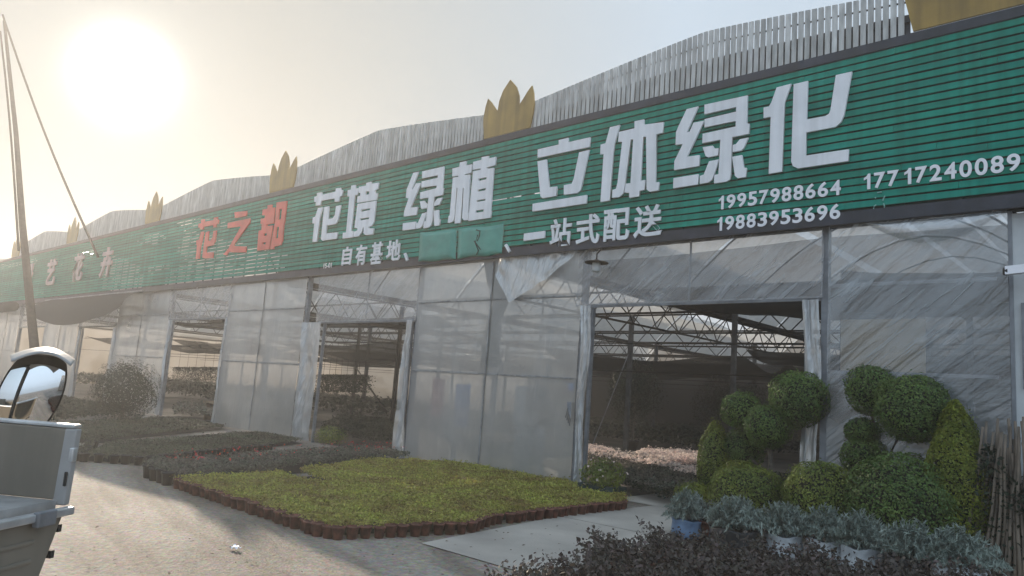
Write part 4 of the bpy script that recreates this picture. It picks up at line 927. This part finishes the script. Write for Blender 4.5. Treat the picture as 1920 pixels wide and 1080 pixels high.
for dx in (-.45,.4): MB().box(q[0]+dx,q[0]+dx+.05,.65,1.05,0,.5).build('leg', M['wood'], tb)

# ------------------------------------------------------------------ topiary
def topiary(name, base, balls, trunk, label, cat, m, group=None, potr=.16):
    t = empty(name, (base[0], base[1], 0), label, cat, group); off = (base[0], base[1], 0)
    for i, (c, r, cone, mm) in enumerate(balls):
        rr = r if hasattr(r, '__len__') else (r, r, r*.95)
        n = int(7000*(rr[0]*rr[2])/.12); n = min(24000, max(2600, n))
        P, d = ball_pts(c, rr, n, 300+i+int(abs(base[0])*100), .10, .18, cone); P[:,2] = np.maximum(P[:,2], .03)
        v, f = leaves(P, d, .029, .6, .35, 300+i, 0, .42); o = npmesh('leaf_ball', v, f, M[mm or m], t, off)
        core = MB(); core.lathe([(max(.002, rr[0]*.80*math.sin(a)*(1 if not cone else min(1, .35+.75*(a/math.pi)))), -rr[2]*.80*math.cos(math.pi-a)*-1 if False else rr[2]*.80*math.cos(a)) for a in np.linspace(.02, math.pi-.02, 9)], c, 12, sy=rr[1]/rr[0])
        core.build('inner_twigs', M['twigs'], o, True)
    for pts, r0, r1 in trunk: MB().tube(pts, r0, 7, r1).build('trunk', M['bark'], t, True)
    return t
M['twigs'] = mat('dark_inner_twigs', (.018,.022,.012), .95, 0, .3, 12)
def B(x, y, Y, rpx, cone=False, mm=None):
    c = F(x, y, Y); s = np.linalg.norm(c-CAM)/FPX*.95
    r = (rpx*s, rpx*s, rpx*s*.96) if not hasattr(rpx, '__len__') else (rpx[0]*s, rpx[0]*s, rpx[1]*s)
    return (tuple(c), r, cone, mm)
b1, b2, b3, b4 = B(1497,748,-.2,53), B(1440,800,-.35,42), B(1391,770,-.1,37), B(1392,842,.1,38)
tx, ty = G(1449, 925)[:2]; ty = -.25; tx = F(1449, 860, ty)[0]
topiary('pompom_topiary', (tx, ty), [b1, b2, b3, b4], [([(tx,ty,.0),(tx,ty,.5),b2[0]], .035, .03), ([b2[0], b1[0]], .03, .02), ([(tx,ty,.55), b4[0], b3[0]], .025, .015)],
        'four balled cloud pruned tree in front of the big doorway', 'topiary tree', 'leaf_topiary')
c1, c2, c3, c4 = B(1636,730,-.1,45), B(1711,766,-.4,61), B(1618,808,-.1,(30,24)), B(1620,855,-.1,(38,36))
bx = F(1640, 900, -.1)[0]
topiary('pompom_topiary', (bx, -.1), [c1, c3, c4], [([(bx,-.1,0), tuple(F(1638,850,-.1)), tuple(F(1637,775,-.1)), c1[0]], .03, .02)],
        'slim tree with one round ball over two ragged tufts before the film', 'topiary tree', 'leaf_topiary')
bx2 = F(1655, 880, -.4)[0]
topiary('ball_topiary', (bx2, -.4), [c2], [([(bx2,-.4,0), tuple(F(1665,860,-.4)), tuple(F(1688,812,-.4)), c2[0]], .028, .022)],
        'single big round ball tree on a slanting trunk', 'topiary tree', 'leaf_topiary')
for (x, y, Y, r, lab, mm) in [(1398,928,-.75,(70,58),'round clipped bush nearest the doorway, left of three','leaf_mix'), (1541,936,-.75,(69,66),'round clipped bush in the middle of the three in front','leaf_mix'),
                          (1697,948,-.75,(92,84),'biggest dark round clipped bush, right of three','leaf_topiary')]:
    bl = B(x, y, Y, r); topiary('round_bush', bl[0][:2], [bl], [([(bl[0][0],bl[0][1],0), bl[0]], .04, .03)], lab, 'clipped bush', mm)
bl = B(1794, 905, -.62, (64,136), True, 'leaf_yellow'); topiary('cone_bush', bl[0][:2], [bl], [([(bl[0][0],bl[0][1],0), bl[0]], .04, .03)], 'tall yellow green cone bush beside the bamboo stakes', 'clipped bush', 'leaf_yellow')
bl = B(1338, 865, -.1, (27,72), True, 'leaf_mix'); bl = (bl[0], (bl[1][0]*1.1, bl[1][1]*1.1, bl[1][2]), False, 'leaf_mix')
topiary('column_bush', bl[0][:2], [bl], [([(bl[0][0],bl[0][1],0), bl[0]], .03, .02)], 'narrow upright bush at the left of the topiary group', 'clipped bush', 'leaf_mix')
q = F(1302, 930, -.5); clump((q[0], q[1], .24), (.30,.26,.20), 1600, .04, M['leaf_yellow'], 88, 'low loose yellowish shrub at the left foot of the topiary', 'shrub')

# ------------------------------------------------------------------ silver shrubs in bags and pots
def silver(px, pz, w, m, label, seed, r=.20, h=.24, name='silver_shrub'):
    q = G(px, pz); s = np.linalg.norm(q-CAM)/FPX; t = empty(name, (q[0], q[1], 0), label, 'shrub', 'silver shrubs in grow bags')
    b = MB(); n = 22; prof = [(.9,0),(1.05,.1),(1.08,.45),(1.0,.8),(1.06,.96),(1.02,1.0),(.9,.97),(.05,.9)]
    for a_, z_ in prof:
        for k in range(n):
            w_ = 2*math.pi*k/n; rr = r*a_*(1+.07*vnoise(k*.9+seed, z_*5))
            b.v.append((q[0]+rr*math.cos(w_), q[1]+rr*math.sin(w_), h*z_*(1+.05*math.sin(k*1.3+seed))))
    for j in range(len(prof)-1):
        for k in range(n): b.f.append((j*n+k, j*n+(k+1) % n, (j+1)*n+(k+1) % n, (j+1)*n+k))
    b.build('grow_bag', m, t, True)
    g = np.random.default_rng(seed); W_ = w*s/2; stems = 170; V_ = []; 
    az = g.random(stems)*2*math.pi; rad = np.sqrt(g.random(stems)); Pall = []; Nall = []
    for i in range(stems):
        e = np.array([math.cos(az[i])*rad[i]*W_*.92, math.sin(az[i])*rad[i]*W_*.92, h-.02+.26*(1-rad[i]**2)+.10*g.random()])
        s0 = np.array([e[0]*.35, e[1]*.35, h*.9])
        for k in range(26):
            u = .15+.85*k/25; p = s0*(1-u)+e*u; p[2] += .05*math.sin(u*math.pi); Pall.append(p); Nall.append(g.normal(size=3))
    P = np.array(Pall)+np.array([q[0], q[1], 0]); v, f = leaves(P, np.array(Nall), .062, .2, .1, seed, 1.8)
    npmesh('foliage', v, f, M['leaf_silver'], t, (q[0], q[1], 0))
for i, (px, pz, w, mm, lab, r_, h_) in enumerate([
    (1287,1008,95,'bluebag','silvery shrub in a crinkled blue bag nearest the path',.15,.20),
    (1378,1035,115,'blackpot','silvery shrub in a black pot beside the blue bag',.24,.24),
    (1468,1044,125,'bag','silvery shrub in a tilted white bag, third from the path',.17,.22),
    (1548,1058,110,'bag','silvery shrub in a pale bag under the middle clipped bush',.17,.24),
    (1616,1075,120,'bag','silvery shrub in a white bag below the biggest clipped bush',.17,.24),
    (1706,1100,120,'blackpot','silvery shrub in a dark pot in front of the biggest bush',.2,.26),
    (1800,1120,150,'bag','silvery shrub at the right end of the row near the stakes',.2,.26)]): silver(px, pz, w, M[mm], lab, 400+i, r_, h_)
q = G(1331, 1012); t = empty('small_potted_shrub', (q[0], q[1], 0), 'small reddish shrub in a brown pot between blue bag and black pot', 'shrub')
pot_mb(.13,.20,(q[0],q[1],0)).build('pot', M['terracotta'], t, True); P, d = ball_pts((q[0],q[1],.30), (.12,.12,.12), 500, 5, .2, .7); v, f = leaves(P, d, .035, .5, .3, 5); npmesh('foliage', v, f, M['leaf_red'], t, (q[0],q[1],0))

# ------------------------------------------------------------------ reddish potted plants in the foreground
protos = []
for k in range(5):
    t = empty('potted_plant', (0,0,0), 'small purple brown leafed plant in a terracotta pot in the foreground mass', 'potted plant', 'purple leaved potted plants in the foreground')
    pot_mb(.088, .15, n=12).build('pot', M['terracotta'], t, True, local=True)
    g = np.random.default_rng(500+k); Ps, Ns = [], []
    for i in range(17):
        a = g.random()*6.28; r_ = .03+.13*g.random(); e = np.array([math.cos(a)*r_, math.sin(a)*r_, .25+.11*g.random()])
        for j in range(16):
            u = .1+.9*j/15; Ps.append(np.array([0,0,.13])*(1-u)+e*u+g.normal(size=3)*.013); Ns.append([g.normal(), g.normal(), 1.2])
    v, f = leaves(np.array(Ps), np.array(Ns), .034, .6, .3, k, .2); npmesh('foliage', v, f, M['leaf_purple'], t)
    protos.append(t)
fg = [G(950,1088,.28)[:2], G(1015,1060,.28)[:2], G(1100,1048,.28)[:2], G(1135,1012,.28)[:2], G(1240,1003,.28)[:2], G(1300,1012,.28)[:2], G(1420,1030,.28)[:2], G(1560,1048,.28)[:2], G(1700,1066,.28)[:2], G(1990,1105,.28)[:2], (7.4,-6.4), (4.7,-6.9)]
fg = [tuple(p) for p in fg]; used = 0; yy = -7.5; rr = random.Random(9); left = list(protos)
while yy < -1.5:
    xx = 2.6 + (.1 if int(round(yy/.19)) % 2 else 0)
    while xx < 8.2:
        jx, jy = xx+rr.uniform(-.02,.02), yy+rr.uniform(-.02,.02)
        if inpoly(jx, jy, fg) and rr.random() < .95 and math.hypot(jx-CAM[0], jy-CAM[1]) > 2.0:
            if left: o = left.pop(); o.location = (jx, jy, 0)
            elif used < 298: instance(protos[rr.randrange(5)], (jx, jy, 0), rr.uniform(0,6.28), rr.uniform(.9,1.2))
            used += 1
        xx += .2
    yy += .19
print('foreground plants', used, fg)

# ------------------------------------------------------------------ bamboo stakes with vine
g = random.Random(21); tops = [(1822,800),(1830,790),(1850,810),(1862,805),(1872,812),(1885,815),(1895,800),(1905,790),(1915,800),(1925,790),(1840,830),(1868,840),(1890,840),(1912,830),(1935,800),(1900,850),(1855,850),(1930,830)]
bases = [(1835,1000),(1850,1030),(1838,1025),(1870,1050),(1862,1060),(1880,1080),(1900,1070),(1915,1080),(1905,1060),(1930,1085),(1820,1015),(1850,1060),(1885,1090),(1925,1070),(1945,1090),(1895,1040),(1840,1050),(1960,1090)]
g2 = random.Random(5)
for i in range(22):
    x_ = 1828+g2.random()*110; tops.append((x_+g2.uniform(-30,30), 780+g2.random()*95)); bases.append((x_*.75+1880*.25+g2.uniform(-25,25), 1010+70*g2.random()))
for i, (a_, c_) in enumerate(zip(tops, bases)):
    t0 = F(a_[0]*.72+1892*.28, a_[1], -.80+.35*g.random()); b0 = F(c_[0]*1.25-1885*.25, c_[1], -1.15+.5*g.random()); b0[2] = max(0, min(b0[2], .02))
    mb = MB(); pts = [tuple(b0*(1-u)+t0*u + np.array([.01*math.sin(u*7+i), 0, 0])) for u in np.linspace(0, 1, 7)]; mb.tube(pts, .019, 6, .013)
    o = mb.build('bamboo_stake', M['bamboo'], None, True); tag(o, 'thin dry bamboo stake in the leaning bundle at the right edge', 'stake', 'bamboo stakes leaning together')
P = []; gg = np.random.default_rng(31)
for i in range(7500):
    u = gg.random(); h = .03+1.12*gg.random()**1.05; px = 5.66+1.4*u+gg.normal()*.06; P.append((px, -.66+gg.normal()*.20, h*(.9+.2*math.sin(px*9))))
P = np.array(P); v, f = leaves(P, gg.normal(size=P.shape), .05, .6, .3, 31); tag(npmesh('climbing_vine', v, f, M['leaf_dark']), 'dark vine leaves grown through the bamboo stakes', 'vine', kind='stuff')

# ------------------------------------------------------------------ cargo tricycle bed at the left edge
C0 = V(106, 938, 3.75); vd = np.array([C0[0]-CAM[0], C0[1]-CAM[1], 0]); vd /= np.linalg.norm(vd); lf = np.array([-vd[1], vd[0], 0])
if lf @ RGT > 0: lf = -lf
aD = (lf*.80+vd*.60); bD = (lf*.60-vd*.80); up = np.array([0,0,1.]); zf = C0[2]
tri = empty('cargo_tricycle', (C0[0], C0[1], 0), 'grey steel cargo tricycle bed with open tailgate at the left edge', 'cargo tricycle')
def slab(p, q, th, z0, z1, nrm_, name, m, bev=True, par=None, taper=(0,0)):
    p, q, n = map(np.array, (p, q, nrm_)); p0 = p.copy(); q0 = q.copy(); p0[2] = q0[2] = 0
    b = MB().hexa([p0+up*z0, q0+up*z0, q0+n*th+up*z0, p0+n*th+up*z0], [p0+aD*taper[0]+up*z1, q0+aD*taper[1]+up*z1, q0+aD*taper[1]+n*th+up*z1, p0+aD*taper[0]+n*th+up*z1])
    o = b.build(name, m, par or tri)
    if bev: md = o.modifiers.new('bevel', 'BEVEL'); md.width = .006; md.segments = 2
    return o
ztop = V(118, 803, 3.72)[2]
zlow = V(85, 1095, 3.6)[2]
e1 = C0 + aD*1.9; e2 = C0 + bD*1.3
slab(C0, e1, .035, zf, ztop, -bD, 'side_board', M['truck'])
slab(C0-aD*.03-bD*.0, C0+aD*1.9, .05, ztop+.002, ztop+.018, -bD, 'top_rim', M['truckedge'])
slab(C0-aD*.035, C0+aD*.022, .035, zf-.02, ztop-.0, -bD, 'corner_post', M['postgrey'], taper=(-.008,-.008))
slab(C0-aD*.045-bD*-.004, C0-aD*.020, .03, zf+.16, zf+.22, -bD, 'latch', M['truckedge'])
slab(C0-aD*.038+bD*.004, C0-aD*.022, .01, zf+.06, zf+.12, bD, 'latch_slot', M['rubber'])
MB().hexa([C0-up*.04, e1-up*.04, e1+bD*1.3-up*.04, e2-up*.04], [C0, e1, e1+bD*1.3, e2]).build('bed_floor', M['truckedge'], tri)
tg = [C0-aD*.02+bD*.10, e2-aD*.02, e2-aD*.05, C0-aD*.05+bD*.10]; tgt = [C0-aD*.02+bD*.015, e2-aD*.02, e2-aD*.05, C0-aD*.05+bD*.015]
o = MB().hexa([np.array([p[0], p[1], zlow]) for p in tg], [np.array([p[0], p[1], zf-.055]) for p in tgt]).build('tailgate', M['truck'], tri); md = o.modifiers.new('bevel', 'BEVEL'); md.width = .006; md.segments = 2
for zz in (.30, .62):                              # pressed swages on the tailgate
    zq = zlow+(zf-.055-zlow)*zz; slab(C0-aD*.048+bD*.16, e2-aD*.048, .010, zq, zq+.018, -aD, 'pressed_rib', M['truck'])
slab(C0-aD*.05, e2-aD*.05, .04, zf-.05, zf-.018, -aD, 'tailgate_hinge_rail', M['truckedge'])
for k in range(3):
    p = C0+bD*(.12+.38*k)-aD*.075; slab(p, p+bD*.10, .03, zf-.07, zf-.01, -aD, 'hinge', M['steel'])
for k in range(4):
    z = zf-.12-.1*k; p = C0-aD*.02+bD*(.02+.085*(k+.5)/4); slab(p, p-bD*.02, .03, z, z+.03, -aD, 'rubber_stop', M['rubber'], False)
slab(e2, e2+aD*1.9, .035, zf, ztop, bD, 'side_board', M['truck'])
slab(e1, e1+bD*1.3, .035, zf, ztop+.1, aD, 'front_board', M['truck'])
for sgn in (0.15, 1.15):
    wc = C0+aD*.75+bD*sgn; wc[2] = .28
    wh = MB().lathe([(.17,-.05),(.25,-.055),(.28,-.03),(.28,.03),(.25,.055),(.17,.05)], wc, 20, tuple(bD)).build('wheel', M['rubber'], tri, True)
    MB().lathe([(.001,-.03),(.17,-.045),(.17,.045),(.001,.03)], wc, 16, tuple(bD)).build('rim', M['steel'], wh, True)
for z in (.35,): slab(C0+aD*.1+bD*.2, C0+aD*1.8+bD*.2, .08, .38, zf-.05, bD, 'chassis_beam', M['rubber'], False); slab(C0+aD*.1+bD*1.0, C0+aD*1.8+bD*1.0, .08, .38, zf-.05, bD, 'chassis_beam', M['rubber'], False)
# hooded convex mirror on a stalk, clamped to the front board
mc = V(58, 738, 4.3); ax = CAM-mc; ax[2] *= .3; ax /= np.linalg.norm(ax); rt = np.cross(ax, up)*-1; rt /= np.linalg.norm(rt)
if rt @ RGT < 0: rt = -rt
mu = up*.985 + rt*.16; mu /= np.linalg.norm(mu)
M['mirror'] = mat('mirror_glass', (.82,.83,.84), .04, 1.0, .02, 2)
def pod(c, su, sv, d0, d1, u0, u1, v0, v1, p=2.6, n=22, back=0.0):
    """patch of a rounded-square convex shield; d0 rim depth, d1 bulge"""
    b = MB()
    def fn(a, e):
        u = u0+(u1-u0)*a; v = v0+(v1-v0)*e
        x = u*math.sqrt(1-v*v*.42); y = v*math.sqrt(1-u*u*.36); r2 = min(1, x*x*.75+y*y*.75)
        return c + rt*su*x + mu*sv*y + ax*(d0 + d1*(1-r2) - back*max(0, -u-.42)*.5)
    return b.grid(fn, n, n)
mir = pod(mc, .126, .185, .0, .050, -.40, 1, -1, .78).build('mirror', M['mirror'], tri, True)
pod(mc, .128, .185, -.002, .050, -1, -.44, -.95, .72, back=.10).build('side_glass', M['mirror'], mir, True)
pod(mc, .136, .196, -.012, -.12, -1, 1, -1, 1).build('housing', M['rubber'], mir, True)
b = MB(); rim = [tuple(pod(mc, .184, .194, .0, .05, 0, 1, 0, 1).v[0])]
b.grid(lambda u, v: mc + rt*.134*(2*u-1)*(1-.12*v) + mu*(.150+.075*math.cos((2*u-1)*1.25)*(1-.0*v) - .030*v) + ax*(-.05+.17*v), 22, 4)
o = b.build('hood', M['postgrey'], mir, True); sm = o.modifiers.new('thickness', 'SOLIDIFY'); sm.thickness = .008
b = MB(); b.tube([tuple(p) for p in [pod(mc, .127, .186, .004, .05, -.42, -.41, -.99+.17*i, -.9, n=1).v[0] for i in range(11)]], .007, 5); b.build('divider', M['rubber'], mir)
MB().tube([tuple(mc-mu*.17-rt*.04), tuple(mc-mu*.24-rt*.06), tuple(mc-mu*.30-rt*.10-ax*.02), tuple(np.array([mc[0]-rt[0]*.12, mc[1]-rt[1]*.12, zf]))], .018, 8).build('stalk', M['steel'], mir, True)

# ------------------------------------------------------------------ leaning pole with cables
pb = V(46, 560, 16.0); pb = F(50, 600, -2.6); pt = F(6, 20, -2.6)
base = pb.copy(); base = np.array([pb[0]-(pt[0]-pb[0])*.30, -2.6, 0])
pole = empty('utility_pole', (base[0], base[1], 0), 'dark leaning utility pole at the left edge', 'pole')
MB().tube([tuple(base), tuple(base*.45+pb*.55), tuple(F(42, 420, -2.6)), tuple(F(30,250,-2.6)), tuple(F(8,40,-2.6))], .17, 10, .06).build('shaft', M['darksteel'], pole, True)
def cable(pts, r, label):
    o = MB().tube([tuple(p) for p in pts], r, 6).build('cable', M['darksteel'], None, True); tag(o, label, 'cable'); return o
A_ = F(5, 28, -2.6); Z_ = F(184, 482, YS-.06)
cable([A_*(1-u)+Z_*u - np.array([0,0,.35*math.sin(u*math.pi)]) for u in np.linspace(0, 1, 16)], .045, 'long slanting cable running from the pole top to the green sign')
A2 = F(3, 60, -2.6); Z2 = F(38, 470, -2.55)
cable([A2*(1-u)+Z2*u + np.array([.25*math.sin(u*math.pi), -.05, 0]) for u in np.linspace(0, 1, 12)], .04, 'slack cable hanging close beside the leaning pole')

# ------------------------------------------------------------------ haze
hz = MB().box(-230, 210, -210, 210, -1, 16).build('haze', None); hz['kind'] = 'stuff'
m = bpy.data.materials.new('haze_air'); m.use_nodes = True; t = m.node_tree; t.nodes.clear()
o = t.nodes.new('ShaderNodeOutputMaterial'); pv = t.nodes.new('ShaderNodeVolumePrincipled')
pv.inputs['Color'].default_value = (.93,.92,.90,1); pv.inputs['Density'].default_value = .0054; pv.inputs['Anisotropy'].default_value = .56
t.links.new(pv.outputs[0], o.inputs['Volume']); hz.data.materials.append(m)
tag(hz, 'thin sunlit dusty air over the whole yard', 'haze')
